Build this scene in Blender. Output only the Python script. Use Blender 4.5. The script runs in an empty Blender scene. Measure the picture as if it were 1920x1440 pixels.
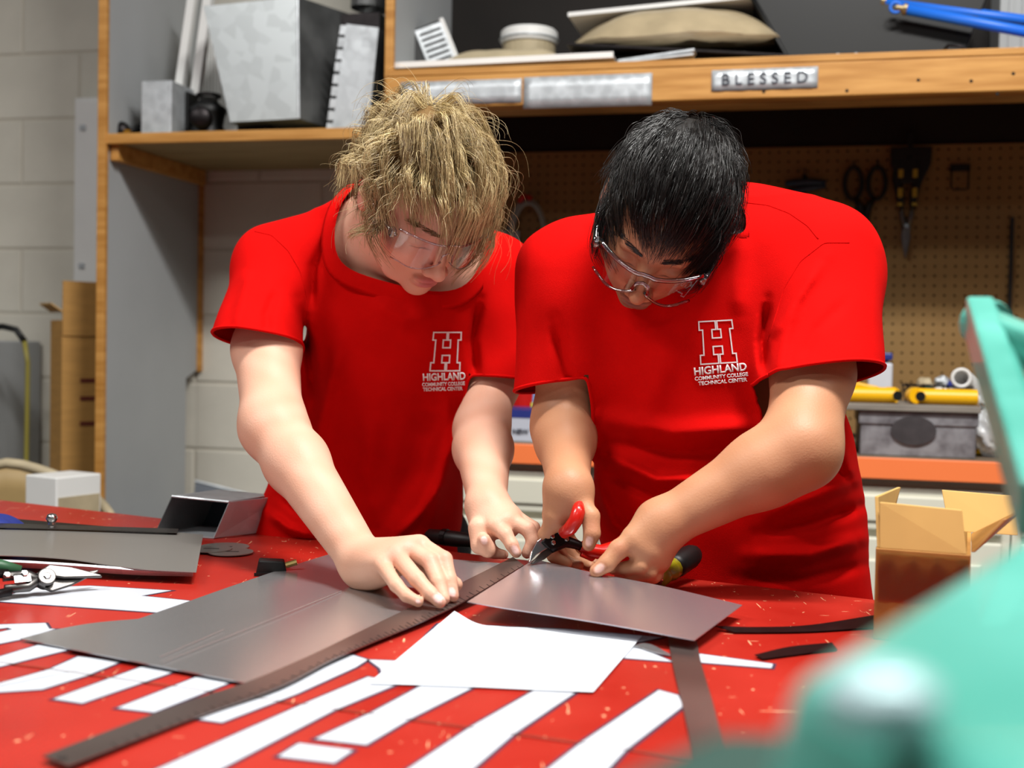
import bpy, bmesh, math, random
import numpy as np
from mathutils import Vector, Matrix, Euler
from mathutils.bvhtree import BVHTree

SC = bpy.context.scene
COL = SC.collection
rng = np.random.default_rng(7)
random.seed(7)

# ------------------------------------------------------------------ camera
F = 2240.0                       # focal length in pixels of the 1920x1440 frame
CAM_H = 1.14
ROLL = math.radians(1.1)
PITCH = math.atan(68 / F)
c_r = np.array([1.0, 0, 0]); c_f = np.array([0, math.cos(PITCH), -math.sin(PITCH)])
c_u = np.cross(c_r, c_f)
CR = math.cos(ROLL) * c_r + math.sin(ROLL) * c_u
CU = math.cos(ROLL) * c_u - math.sin(ROLL) * c_r
CF = c_f
CO = np.array([0, 0, CAM_H])
cam_d = bpy.data.cameras.new('camera'); cam = bpy.data.objects.new('camera', cam_d)
COL.objects.link(cam); SC.camera = cam
cam_d.sensor_width = 36.0; cam_d.lens = 36.0 * F / 1920.0
cam_d.clip_start = 0.02
cam.matrix_world = Matrix(((CR[0], CU[0], -CF[0], CO[0]), (CR[1], CU[1], -CF[1], CO[1]),
                           (CR[2], CU[2], -CF[2], CO[2]), (0, 0, 0, 1)))
cam_d.dof.use_dof = True
cam_d.dof.focus_distance = 1.55
cam_d.dof.aperture_fstop = cam_d.lens / 1000.0 / 0.0105

# ------------------------------------------------------------------ world, lights, exposure
def lin(c):
    if isinstance(c, str):
        c = tuple(int(c[i:i + 2], 16) / 255 for i in (0, 2, 4))
    return tuple((x / 12.92 if x <= 0.04045 else ((x + 0.055) / 1.055) ** 2.4) for x in c)

world = bpy.data.worlds.new('workshop_ambient'); SC.world = world
world.use_nodes = True
bg = world.node_tree.nodes['Background']
bg.inputs[0].default_value = (0.95, 0.97, 1.0, 1); bg.inputs[1].default_value = 0.085

def area_lamp(name, loc, sx, sy, watts, col=(1.0, 0.985, 0.95), rotz=0.0):
    l = bpy.data.lights.new(name, 'AREA'); l.shape = 'RECTANGLE'; l.size = sx; l.size_y = sy
    l.energy = watts; l.color = col
    o = bpy.data.objects.new(name, l); COL.objects.link(o); o.location = loc
    o.rotation_euler = (0, 0, rotz)
    return o
# ceiling fixtures of the workshop, the last an added fill lamp (hanging at 3.3 m)
area_lamp('ceiling_or_fill_light', (0.5, 0.95, 3.3), 1.0, 0.25, 165, rotz=-0.23)
area_lamp('ceiling_or_fill_light', (-2.1, 0.55, 3.3), 1.3, 0.35, 95, rotz=-0.23)
area_lamp('ceiling_or_fill_light', (2.3, 0.2, 3.3), 1.3, 0.35, 45, rotz=-0.23)
area_lamp('ceiling_or_fill_light', (-0.4, -1.6, 3.3), 1.3, 0.35, 28, rotz=-0.23)  # unseen fill lamp, added behind the camera to brighten the faces

SC.view_settings.view_transform = 'Standard'
SC.view_settings.look = 'None'
SC.view_settings.gamma = 1.0
SC.view_settings.use_curve_mapping = False
SC.view_settings.exposure = -0.42

# ------------------------------------------------------------------ helpers
def nrm(v): v = np.array(v, float); return v / np.linalg.norm(v)
def ray(px, py): return CR * ((px - 960) / F) + CU * ((720 - py) / F) + CF
def U(px, py, d):                       # point seen at a pixel of the survey, d metres deep
    return CO + ray(px, py) * d
def T(px, py, z):                       # the same on a level plane
    r = ray(px, py); return CO + r * ((z - CAM_H) / r[2])
RA = math.radians(13.3)                 # the bench wall's turn against the camera
RO = np.array([0, 3.42, 0.0])
EX = np.array([math.cos(RA), -math.sin(RA), 0]); EY = np.array([math.sin(RA), math.cos(RA), 0])
def RW(x, y, z): return RO + EX * x + EY * y + np.array([0, 0, z])
def RU(px, py, y):                      # room coordinates on the plane y = const
    r = ray(px, py); t = (y - (CO - RO) @ EY) / (r @ EY); p = CO + r * t - RO
    return np.array([p @ EX, y, p[2]])

def tag(o, label=None, cat=None, group=None, kind=None):
    if label: o['label'] = label
    if cat: o['category'] = cat
    if group: o['group'] = group
    if kind: o['kind'] = kind
    return o
def thing(name, label, cat, loc=(0, 0, 0), rotz=0.0, group=None, rot=None):
    o = bpy.data.objects.new(name, None); COL.objects.link(o)
    o.empty_display_size = 0.05
    o.location = loc; o.rotation_euler = rot if rot is not None else (0, 0, rotz)
    return tag(o, label, cat, group)
def rthing(name, label, cat, xyz, turn=0.0, group=None):
    return thing(name, label, cat, RW(*xyz), -RA + turn, group)

class MB:
    def __init__(s): s.v = []; s.f = []
    def add(s, vs, fs):
        n = len(s.v); s.v.extend([tuple(map(float, p)) for p in vs]); s.f.extend([tuple(i + n for i in f) for f in fs]); return s
    def box(s, x0, x1, y0, y1, z0, z1):
        return s.add([(x0, y0, z0), (x1, y0, z0), (x1, y1, z0), (x0, y1, z0), (x0, y0, z1), (x1, y0, z1), (x1, y1, z1), (x0, y1, z1)],
                     [(3, 2, 1, 0), (4, 5, 6, 7), (0, 1, 5, 4), (1, 2, 6, 5), (2, 3, 7, 6), (3, 0, 4, 7)])
    def prism(s, poly, n):              # polygon of 3-d points pushed along vector n
        k = len(poly); p = [np.array(q, float) for q in poly]; n = np.array(n, float)
        vs = p + [q + n for q in p]
        return s.add(vs, [tuple(range(k))[::-1], tuple(range(k, 2 * k))] + [(i, (i + 1) % k, k + (i + 1) % k, k + i) for i in range(k)])
    def tube(s, pts, r, n=8, cap=True, closed=False):
        pts = [np.array(p, float) for p in pts]; m = len(pts)
        rs = r if hasattr(r, '__len__') else [r] * m
        up = np.array([0.0, 0, 1]); rings = []; prev = None
        for i in range(m):
            a = pts[(i - 1) % m] if closed else pts[max(i - 1, 0)]; b = pts[(i + 1) % m] if closed else pts[min(i + 1, m - 1)]
            t = (b - a) / (np.linalg.norm(b - a) + 1e-12)
            if prev is None:
                x = np.cross(t, up)
                if np.linalg.norm(x) < 1e-3: x = np.cross(t, [1.0, 0, 0])
            else: x = prev - t * (prev @ t)
            x /= np.linalg.norm(x); prev = x; y = np.cross(t, x)
            rings.append([pts[i] + rs[i] * (math.cos(2 * math.pi * k / n) * x + math.sin(2 * math.pi * k / n) * y) for k in range(n)])
        vs = [q for rg in rings for q in rg]; fs = []
        for i in range(m if closed else m - 1):
            j = (i + 1) % m
            for k in range(n): fs.append((i * n + k, i * n + (k + 1) % n, j * n + (k + 1) % n, j * n + k))
        if cap and not closed: fs += [tuple(range(n))[::-1], tuple(range((m - 1) * n, m * n))]
        return s.add(vs, fs)
    def lathe(s, prof, n=24, c=(0, 0, 0), ax=(0, 0, 1)):   # profile of (radius, height)
        ax = np.array(ax, float); ax /= np.linalg.norm(ax)
        x = np.cross(ax, [0, 0, 1.0]);
        if np.linalg.norm(x) < 1e-3: x = np.array([1.0, 0, 0])
        x /= np.linalg.norm(x); y = np.cross(ax, x); c = np.array(c, float)
        vs = [c + ax * h + r * (math.cos(2 * math.pi * k / n) * x + math.sin(2 * math.pi * k / n) * y) for r, h in prof for k in range(n)]
        m = len(prof)
        fs = [(i * n + k, i * n + (k + 1) % n, (i + 1) * n + (k + 1) % n, (i + 1) * n + k) for i in range(m - 1) for k in range(n)]
        fs += [tuple(range(n))[::-1], tuple(range((m - 1) * n, m * n))]
        return s.add(vs, fs)
    def grid(s, P):                     # P[i][j] -> 3-d points
        a, b = len(P), len(P[0])
        return s.add([q for row in P for q in row], [(i * b + j, i * b + j + 1, (i + 1) * b + j + 1, (i + 1) * b + j) for i in range(a - 1) for j in range(b - 1)])
    def mesh(s, name):
        me = bpy.data.meshes.new(name); me.from_pydata(s.v, [], s.f); me.update()
        bm = bmesh.new(); bm.from_mesh(me); bmesh.ops.recalc_face_normals(bm, faces=bm.faces); bm.to_mesh(me); bm.free()
        return me

def part(name, mb, m, parent=None, bev=0.0, smooth=False, solid=0.0, label=None, seg=2, local=False):
    me = mb.mesh(name) if isinstance(mb, MB) else mb
    o = bpy.data.objects.new(name, me); COL.objects.link(o)
    if m is not None: me.materials.append(m)
    if parent is not None:
        o.parent = parent
    if smooth: me.shade_smooth()
    if solid:
        md = o.modifiers.new('thickness', 'SOLIDIFY'); md.thickness = solid; md.offset = 0
    if bev:
        md = o.modifiers.new('edges', 'BEVEL'); md.width = bev; md.segments = seg; md.limit_method = 'ANGLE'; md.angle_limit = 0.6
    if label: o['label'] = label
    return o
def to_local(root, pts):                # world points into a thing's own space
    M = Matrix.LocRotScale(root.location, root.rotation_euler, None).inverted()
    return [np.array(M @ Vector(p)) for p in pts]

# ------------------------------------------------------------------ materials
MATS = {}
def pm(name, col, rough=0.5, metal=0.0, var=0.12, scale=6.0, stretch=(1, 1, 1), bump=0.0, bscale=60.0, spec=0.5, col2=None,
       ramp=(0.35, 0.65), detail=4.0, sheen=0.0, sss=0.0, rvar=0.0, trans=0.0, coat=0.0, tex='noise', alpha=1.0, ior=1.45, dist=0.0):
    if name in MATS: return MATS[name]
    m = bpy.data.materials.new(name); m.use_nodes = True; nt = m.node_tree; N = nt.nodes; L = nt.links
    b = N['Principled BSDF']
    c = np.array(lin(col)); c2 = np.array(lin(col2)) if col2 else np.clip(c * (1 - var), 0, 1)
    tc = N.new('ShaderNodeTexCoord'); mp = N.new('ShaderNodeMapping'); mp.inputs['Scale'].default_value = stretch
    L.new(tc.outputs['Object'], mp.inputs['Vector'])
    if tex == 'voronoi':
        nz = N.new('ShaderNodeTexVoronoi'); nz.inputs['Scale'].default_value = scale; out = nz.outputs['Color']
    else:
        nz = N.new('ShaderNodeTexNoise'); nz.inputs['Scale'].default_value = scale; nz.inputs['Detail'].default_value = detail
        nz.inputs['Distortion'].default_value = dist; out = nz.outputs['Fac']
    L.new(mp.outputs[0], nz.inputs['Vector'])
    rp = N.new('ShaderNodeValToRGB'); rp.color_ramp.elements[0].position = ramp[0]; rp.color_ramp.elements[1].position = ramp[1]
    rp.color_ramp.elements[0].color = (*c2, 1); rp.color_ramp.elements[1].color = (*c, 1)
    L.new(out, rp.inputs['Fac']); L.new(rp.outputs['Color'], b.inputs['Base Color'])
    b.inputs['Roughness'].default_value = rough; b.inputs['Metallic'].default_value = metal
    b.inputs['Specular IOR Level'].default_value = spec; b.inputs['IOR'].default_value = ior
    b.inputs['Sheen Weight'].default_value = sheen; b.inputs['Coat Weight'].default_value = coat
    b.inputs['Transmission Weight'].default_value = trans; b.inputs['Alpha'].default_value = alpha
    if sss:
        b.inputs['Subsurface Weight'].default_value = sss; b.inputs['Subsurface Radius'].default_value = (0.01, 0.004, 0.002); b.inputs['Subsurface Scale'].default_value = 0.5
    if rvar:
        mr = N.new('ShaderNodeMapRange'); mr.inputs['To Min'].default_value = max(rough - rvar, 0.02); mr.inputs['To Max'].default_value = rough + rvar
        mr.inputs['From Min'].default_value = 0.3; mr.inputs['From Max'].default_value = 0.7
        L.new(nz.outputs[0] if tex != 'voronoi' else nz.outputs['Distance'], mr.inputs['Value']); L.new(mr.outputs[0], b.inputs['Roughness'])
    if bump:
        n2 = N.new('ShaderNodeTexNoise'); n2.inputs['Scale'].default_value = bscale; n2.inputs['Detail'].default_value = 3
        L.new(mp.outputs[0], n2.inputs['Vector'])
        bp = N.new('ShaderNodeBump'); bp.inputs['Strength'].default_value = bump; bp.inputs['Distance'].default_value = 0.002
        L.new(n2.outputs['Fac'], bp.inputs['Height']); L.new(bp.outputs['Normal'], b.inputs['Normal'])
    MATS[name] = m
    return m

M_wood = pm('pine_wood', 'c8924c', 0.55, var=0.35, scale=5, stretch=(1, 7, 11), bump=0.1, bscale=20, col2='ad7631')
M_wood_dark = pm('pine_underside', 'b98a4c', 0.6, scale=6, stretch=(1, 9, 9), col2='8f6430')
M_ply = pm('plywood_pale', 'a08a5e', 0.7, scale=4, stretch=(1, 6, 1), col2='8f7a50')
M_grey = pm('grey_paint', 'a6a9ab', 0.55, var=0.08, scale=3, bump=0.06, bscale=30)
M_block = pm('painted_block', 'd4cfc2', 0.6, var=0.10, scale=5, bump=0.35, bscale=90)
M_mortar = pm('painted_mortar', 'cac4b6', 0.8, var=0.1)
M_floor = pm('concrete_floor', '6d6a66', 0.6, var=0.2, scale=2)
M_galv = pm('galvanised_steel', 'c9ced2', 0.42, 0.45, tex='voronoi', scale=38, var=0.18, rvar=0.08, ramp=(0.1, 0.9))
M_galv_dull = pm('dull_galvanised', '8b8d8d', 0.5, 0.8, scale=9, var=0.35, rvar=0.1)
M_black = pm('black_plastic', '090909', 0.5, var=0.3)
M_white = pm('white_paint', 'e6e6e4', 0.4, var=0.05)
M_cream = pm('cream_paint', 'dedccb', 0.45, var=0.05, scale=3)
M_orange = pm('orange_laminate', 'fb8248', 0.45, var=0.04, scale=4)
M_card = pm('cardboard', 'b98a4a', 0.75, var=0.14, scale=12, stretch=(1, 1, 6))
M_cardin = pm('cardboard_inside', 'd0a768', 0.8, var=0.1, scale=10)
M_beige = pm('beige_fabric', 'b7a88a', 0.6, var=0.2, scale=14, bump=0.5, bscale=24)
M_peg = pm('pegboard', '8a6a3c', 0.7, var=0.15, scale=5)
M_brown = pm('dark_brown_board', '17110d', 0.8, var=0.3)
M_blue = pm('blue_pipe', '1f6fe0', 0.4, var=0.08)
M_navy = pm('navy_plastic', '26337f', 0.45, var=0.1)
M_yellow = pm('yellow_plastic', 'f2b705', 0.4, var=0.06)
M_red = pm('red_plastic', 'c8170f', 0.35, var=0.1)
M_paper = pm('white_paper', 'dfe4ec', 0.8, var=0.02)
M_chrome = pm('bright_steel', 'd5d6d6', 0.2, 1.0, var=0.1)
M_steel = pm('forged_steel', '6e6b69', 0.38, 1.0, var=0.25, scale=40)
M_dark_steel = pm('blackened_steel', '2a2627', 0.4, 0.8, var=0.3, scale=40)
M_greycord = pm('grey_cable', '8f9088', 0.5, var=0.05)
M_clearbag = pm('thin_plastic_bag', 'e9ebee', 0.3, var=0.05, trans=0.35)

# ================================================================== THE SETTING
def struct(name, mb, m, **k):
    o = part(name, mb, m, **k); o['kind'] = 'structure'; return o
def rstruct(name, mb, m, **k):
    o = struct(name, mb, m, **k); o.location = RW(0, 0, 0); o.rotation_euler = (0, 0, -RA); return o
fl = MB().box(-4, 4.5, -6.0, 0.2, -0.1, 0.0)
rstruct('floor', fl, M_floor)
wall = rstruct('wall_back', MB().box(-4, 4.5, 0.006, 0.2, 0, 3.6), M_mortar)
blk = MB().box(-0.1995, 0.1995, -0.004, 0.012, -0.098, 0.098).mesh('block'); blk.materials.append(M_block)
for j in range(12):
    for i in range(7):
        x = -2.62 + i * 0.406 + (0.203 if j % 2 else 0); z = 0.1 + j * 0.2034
        if x > 0.0: continue
        o = bpy.data.objects.new('block', blk); COL.objects.link(o); o.parent = wall; o.location = (x, 0.006, z)
        md = o.modifiers.new('edges', 'BEVEL'); md.width = 0.004; md.segments = 2

# ------------------------------------------------------------------ built-in shelving
sh = rthing('storage_shelving', 'built-in timber shelving with grey plywood side panel and thick pine front beam', 'shelving', (0, 0, 0))
SF = -0.52
prof = [(-1.0, SF + .012, 0), (-1.0, -0.08, 0), (-1.0, -0.08, 1.03), (-1.0, 0, 1.06), (-1.0, 0, 2.6), (-1.0, SF + .012, 2.6)]
part('side_panel', MB().prism(prof, (0.018, 0, 0)), M_grey, sh)
part('edge_strip', MB().box(-1.003, -0.979, SF - 0.004, SF + 0.012, 0, 2.6), M_wood, sh, bev=.002)
part('back_edge_strip', MB().box(-0.982, -0.972, -0.016, 0.004, 1.05, 1.66), M_wood, sh)
part('shelf_board', MB().box(-0.98, -0.205, SF + .018, 0.0, 1.657, 1.677), M_ply, sh)
part('shelf_front_edge', MB().box(-0.982, -0.205, SF, SF + .018, 1.652, 1.679), M_wood, sh, bev=.002)
part('cleat', MB().box(-0.98, -0.955, SF + .02, -0.02, 1.612, 1.656), M_wood, sh, bev=.002)
part('divider_panel', MB().box(-0.212, -0.196, SF + .012, 0.0, 1.66, 2.6), M_grey, sh)
part('divider_edge_strip', MB().box(-0.214, -0.192, SF - 0.004, SF + .012, 1.66, 2.6), M_wood, sh, bev=.002)
part('front_beam', MB().box(-0.205, 1.9, SF - 0.02, SF + 0.018, 1.718, 1.795), M_wood, sh, bev=.003)
part('upper_shelf_board', MB().box(-0.2, 1.9, SF - 0.02, 0.0, 1.796, 1.812), M_wood, sh, bev=.002)
part('lower_beam', MB().box(-0.205, 1.9, SF + 0.018, SF + 0.10, 1.716, 1.756), M_wood_dark, sh)
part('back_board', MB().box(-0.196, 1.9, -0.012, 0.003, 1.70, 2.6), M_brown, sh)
def plate(name, x0, x1, z0, z1, tilt=0.0, m=None):
    mb = MB(); n = 14
    P = [[(x0 + (x1 - x0) * i / n, SF - 0.0225 - 0.0012 * math.sin(i * 2.1 + j), z0 + (z1 - z0) * j / 3 + tilt * (i / n - .5)) for i in range(n + 1)] for j in range(4)]
    mb.grid(P)
    return part(name, mb, m or M_galv, sh, solid=0.0008, smooth=True)
a = RU(752, 155, SF - .02); b = RU(978, 192, SF - .02); plate('metal_plate', a[0], b[0], b[2], a[2])
a = RU(983, 147, SF - .02); b = RU(1222, 200, SF - .02); plate('metal_plate', a[0], b[0], b[2] + .003, a[2] + .002)
a = RU(1335, 132, SF - .02); b = RU(1533, 165, SF - .02)
tagp = plate('metal_name_plate', a[0], b[0], b[2], a[2], 0.001)

def text_mesh(body, size, bold=0.0, extrude=0.0, align='CENTER', spacing=1.0):
    cu = bpy.data.curves.new('lettering', 'FONT'); cu.body = body; cu.size = size; cu.align_x = align; cu.offset = bold; cu.extrude = extrude
    cu.space_character = spacing
    o = bpy.data.objects.new('lettering', cu); COL.objects.link(o)
    bpy.context.view_layer.update()
    me = bpy.data.meshes.new_from_object(o.evaluated_get(bpy.context.evaluated_depsgraph_get()))
    bpy.data.objects.remove(o); bpy.data.curves.remove(cu)
    return me
M_ink = pm('dark_ink', '3b3f4a', 0.6, var=0.1)
tm = text_mesh('B L E S S E D', 0.036, 0.0004, 0.0003)
tm.transform(Matrix.Translation(((a[0] + b[0]) / 2, SF - 0.0252, (a[2] + b[2]) / 2 - 0.011)) @ Matrix.Rotation(math.pi / 2, 4, 'X'))
o = part('lettering', tm, M_ink, tagp)
# nail holes and knots on the beam
for px, py in ((1588, 170), (1722, 150), (1821, 152), (1900, 138), (1432, 172), (1870, 176)):
    q = RU(px, py, SF - .0205)
    part('knot', MB().lathe([(0.004, 0), (0.003, .0012)], 8, (q[0], SF - .02, q[2]), (0, -1, 0)), M_brown, sh)

# ------------------------------------------------------------------ pegboard with real holes
def pegboard_mesh(x0, x1, z0, z1, p=0.0254, r=0.0034):
    nx = int((x1 - x0) / p); nz = int((z1 - z0) / p); vs = []; fs = []
    N8 = 8
    for i in range(nx):
        for j in range(nz):
            cx = x0 + (i + .5) * p; cz = z0 + (j + .5) * p; n = len(vs); h = p / 2
            outer = [(cx + h, cz), (cx + h, cz + h), (cx, cz + h), (cx - h, cz + h), (cx - h, cz), (cx - h, cz - h), (cx, cz - h), (cx + h, cz - h)]
            for q in outer: vs.append((q[0], 0, q[1]))
            for k in range(N8):
                t = 2 * math.pi * k / N8; vs.append((cx + r * math.cos(t), 0, cz + r * math.sin(t)))
            for k in range(N8):
                t = 2 * math.pi * k / N8; vs.append((cx + r * math.cos(t), 0.006, cz + r * math.sin(t)))
            for k in range(N8):
                k2 = (k + 1) % N8
                fs.append((n + k, n + 8 + k, n + 8 + k2, n + k2)); fs.append((n + 8 + k, n + 16 + k, n + 16 + k2, n + 8 + k2))
    me = bpy.data.meshes.new('pegboard'); me.from_pydata(vs, [], fs); me.update(); return me
pg = rthing('pegboard', 'brown perforated pegboard behind the workbench, under the shelf', 'pegboard', (0, 0, 0))
part('panel', pegboard_mesh(-0.12, 1.75, 0.93, 1.70), M_peg, pg).location = (0, -0.02, 0)
part('backing', MB().box(-0.12, 1.75, -0.008, 0.004, 0.93, 1.70), M_brown, pg)
part('seam_strip', MB().box(1.318, 1.326, -0.032, -0.020, 1.18, 1.50), M_black, pg)

# ------------------------------------------------------------------ bench: cabinets and worktop
for i in range(4):
    x0 = -0.10 + i * 0.45
    c = rthing('base_cabinet', ['cream base cabinet at the left end of the bench, between the two men', 'cream base cabinet hidden behind the dark-haired man', 'cream base cabinet below the grey metal box',
        'cream base cabinet behind the open cardboard box'][i], 'cabinet', (x0, -0.58, 0), group='cream bench cabinets')
    part('body', MB().box(0.002, .448, 0, 0.56, 0.0, 0.868), M_cream, c)
    dr = part('drawer_front', MB().box(.02, .43, -0.018, 0, 0.755, 0.85), M_cream, c, bev=.004)
    part('raised_panel', MB().box(.045, .405, -0.024, -.018, 0.775, 0.832), M_cream, dr, bev=.004)
    dd = part('door', MB().box(.02, .43, -0.018, 0, 0.10, 0.738), M_cream, c, bev=.004)
    part('raised_panel', MB().box(.06, .39, -0.025, -.018, 0.15, 0.69), M_cream, dd, bev=.005)
wt = rthing('workbench_top', 'dusty worktop with bright orange laminate front edge', 'worktop', (-0.12, -0.62, 0.87))
part('slab', MB().box(0, 1.87, 0.012, 0.60, 0.0, 0.046), pm('dusty_top', '7d6a55', 0.7, var=0.3, scale=5), wt)
part('front_edge', MB().box(0, 1.87, 0, 0.012, 0.0, 0.046), M_orange, wt, bev=.002)
CT = 0.916                                             # worktop height

# ================================================================== THINGS ALONG THE WALL
def rrect(px0, py0, px1, py1, y):
    a = RU(px0, py1, y); b = RU(px1, py0, y); return a[0], b[0], a[2], b[2]

# breaker panel
x0, x1, z0, z1 = rrect(137, 182, 190, 541, -0.10)
t = rthing('breaker_panel', 'narrow white electrical panel hanging on the block wall', 'electrical panel', (x0, 0, z0))
part('housing', MB().box(0, .30, -0.10, -0.006, 0, z1 - z0), M_white, t, bev=.004)
part('door', MB().box(0.022, .29, -0.108, -.10, 0.012, z1 - z0 - .012), M_white, t, bev=.002)
for hz in (.06, z1 - z0 - .10): part('hinge', MB().box(0.026, .045, -0.114, -.106, hz, hz + .016), M_galv, t, bev=.001)

# tall cardboard box, block-wall corner
q = RU(116, 700, -0.42)
t = rthing('cardboard_carton', 'tall brown cardboard carton standing by the grey side panel', 'box', (q[0], -0.42, 0), turn=math.radians(52))
part('body', MB().box(0, .24, 0.0, .10, 0, RU(115, 600, -.42)[2]), M_card, t, bev=.002)
part('flap', MB().prism([(0, 0, 1.215), (0, .10, 1.215), (-.03, .10, 1.235), (-.03, 0, 1.235)], (0, 0, .004)), M_cardin, t)
part('rear_flap', MB().box(.0, .24, -.004, .0, 1.15, 1.30), M_card, t)
for k, zz in enumerate((1.02, .97, .90)):
    part('printed_stripe', MB().box(.05, .20, -0.0012, 0, zz, zz + .012), pm('carton_print', '6a2b1d', .8), t)
part('handle_hole', MB().lathe([(.02, 0), (.02, .0012)], 14, (.16, 0, 1.16), (0, -1, 0)), M_black, t)
# grey wall cabinet at the far left, conduit, fitting
x0, x1, z0, z1 = rrect(-200, 640, 62, 905, -0.05)
t = rthing('grey_locker', 'pale grey locker against the block wall at the left edge', 'locker', (x0, -0.30, 0))
part('body', MB().box(0, x1 - x0, 0, .29, 0, z1), M_grey, t, bev=.004)
part('door', MB().box(0.01, x1 - x0 - .02, -.014, 0, .06, z1 - .02), M_grey, t, bev=.003)
pts = [RU(px, py, -0.36) for px, py in ((-30, 616), (5, 612), (30, 618), (46, 640), (52, 680), (51, 760), (49, 880))]
t = rthing('conduit_hose', 'olive hose with black bend running up the wall', 'hose', tuple(pts[-1] * [1, 1, 0]))
L0 = [p - pts[-1] * [1, 1, 0] for p in pts]
L0.append(np.array([0, 0, 0.0]))
part('hose', MB().tube(L0[3:], .007, 10), pm('olive_hose', '8a8037', .5), t, smooth=True)
part('bend', MB().tube(L0[:4], .009, 10), M_black, t, smooth=True)
part('fitting', MB().lathe([(.012, 0), (.018, .005), (.018, .02), (.01, .026), (.01, .04)], 12, L0[6] + np.array([-.03, -.01, -.02])), M_chrome, t, smooth=True)
# tan curved shell and white carton behind the table
q = U(112, 925, 2.62)
t = thing('white_carton', 'white cardboard carton below the tan curved shell', 'box', (q[0], q[1], 0), rotz=math.radians(-30))
part('body', MB().box(-.05, .05, -.05, .07, 0, U(100, 893, 2.58)[2]), M_white, t, bev=.003)
part('label_side', MB().box(.05, .0515, -.045, .065, 0.3, .80), M_beige, t)
q = U(20, 960, 2.75); zt = U(90, 868, 2.75)[2]
t = thing('tan_roll', 'tan curved sheet of flexible board standing on the floor', 'sheet roll', (q[0], q[1], 0))
P = [[(.27 * math.sin(a) , .10 * math.cos(a) - .1, z * (zt) + (-.10 * (1 - math.cos(a)) - .05*abs(math.sin(a))) * z) for a in np.linspace(-1.5, 1.3, 22)] for z in (0, .4, .8, .93, 1.0)]
part('sheet', MB().grid(P), pm('tan_board', 'a48a5c', .5, var=.15), t, solid=.012, smooth=True)
part('rim', MB().tube(P[-1], .012, 8), M_beige, t, smooth=True)

# ------------------------------------------------------------------ left shelf (z = 1.679)
LS = 1.679
x0, x1, z0, z1 = rrect(264, 150, 322, 243, -.47)
t = rthing('small_duct_box', 'small galvanised box at the left end of the left shelf', 'duct box', (x0, -.47, LS))
part('face', MB().box(0, x1 - x0, 0, .12, 0, z1 - LS), M_galv, t, bev=.003)
part('lip', MB().box(-.002, x1 - x0 + .002, -.004, .0, 0, .006), M_galv, t)
q = RU(228, 228, -.44)
t = rthing('hose_coupling', 'dark hose coupling lying at the shelf end by the grey panel', 'coupling', (q[0], -.44, LS))
part('collar', MB().lathe([(.012, -.03), (.02, -.03), (.022, -.015), (.018, 0), (.022, .012), (.014, .02)], 16, (0, 0, .022), (.5, -.8, .1)), M_dark_steel, t, smooth=True)
part('hose', MB().tube([(.0, .01, .022), (.02, .04, .03), (.04, .08, .07), (.045, .1, .12)], .010, 10), M_black, t, smooth=True)
part('brass_nut', MB().lathe([(.01, -.008), (.01, .008)], 6, (.028, -.015, .012), (1, .2, 0)), pm('brass', 'c28a2c', .35, .9), t)
x0, x1, z0, z1 = rrect(330, 130, 440, 242, -.40)
t = rthing('black_valve', 'black cast valve between the galvanised boxes on the left shelf', 'valve', ((x0 + x1) / 2, -.38, LS))
part('body', MB().lathe([(.045, 0), (.05, .02), (.038, .04), (.045, .07), (.05, .085), (.03, .1), (.02, .115)], 20), M_black, t, smooth=True)
part('port', MB().lathe([(.02, 0), (.028, .01), (.028, .05), (.022, .055)], 18, (0, -.03, .05), (.35, -1, 0)), M_dark_steel, t, smooth=True)
part('bracket', MB().box(-.07, -.05, -.02, .04, 0, .13), M_black, t, bev=.003)
part('hand_wheel', MB().tube([(.03 * math.cos(a), .03 * math.sin(a), .12) for a in np.linspace(0, 2 * math.pi, 17)[:-1]], .005, 6, closed=True), M_dark_steel, t, smooth=True)
# tapered galvanised duct
f = [RU(*p, -.46) for p in ((382, 12), (558, -6), (560, 222), (432, 229))]
dz = LS - min(f[2][2], f[3][2]) + .02
base = np.array([f[3][0], -.46, LS])
front = [p - base for p in f]
back = [np.array([p[0] + (.10 if i in (1, 2) else .02), .30, p[2] + (.01 if i < 2 else -0.012)]) for i, p in enumerate(front)]
t = rthing('tapered_duct', 'large tapered galvanised duct transition, wide end up, on the left shelf', 'duct', tuple(base))
wall_ = MB(); n = 4
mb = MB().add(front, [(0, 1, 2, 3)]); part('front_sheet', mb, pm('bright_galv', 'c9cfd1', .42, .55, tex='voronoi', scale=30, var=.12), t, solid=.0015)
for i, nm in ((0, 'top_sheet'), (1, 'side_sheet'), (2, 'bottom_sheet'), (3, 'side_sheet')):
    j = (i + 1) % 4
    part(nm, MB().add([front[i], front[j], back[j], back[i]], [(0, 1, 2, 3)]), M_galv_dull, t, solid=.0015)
part('seam', MB().tube([front[1], front[2]], .003, 6), M_galv, t)
part('corner_support', MB().box(.0, .09, .04, .2, -(base[2] - LS) if base[2] > LS else 0, front[2][2] + .004), M_dark_steel, t)
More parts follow.
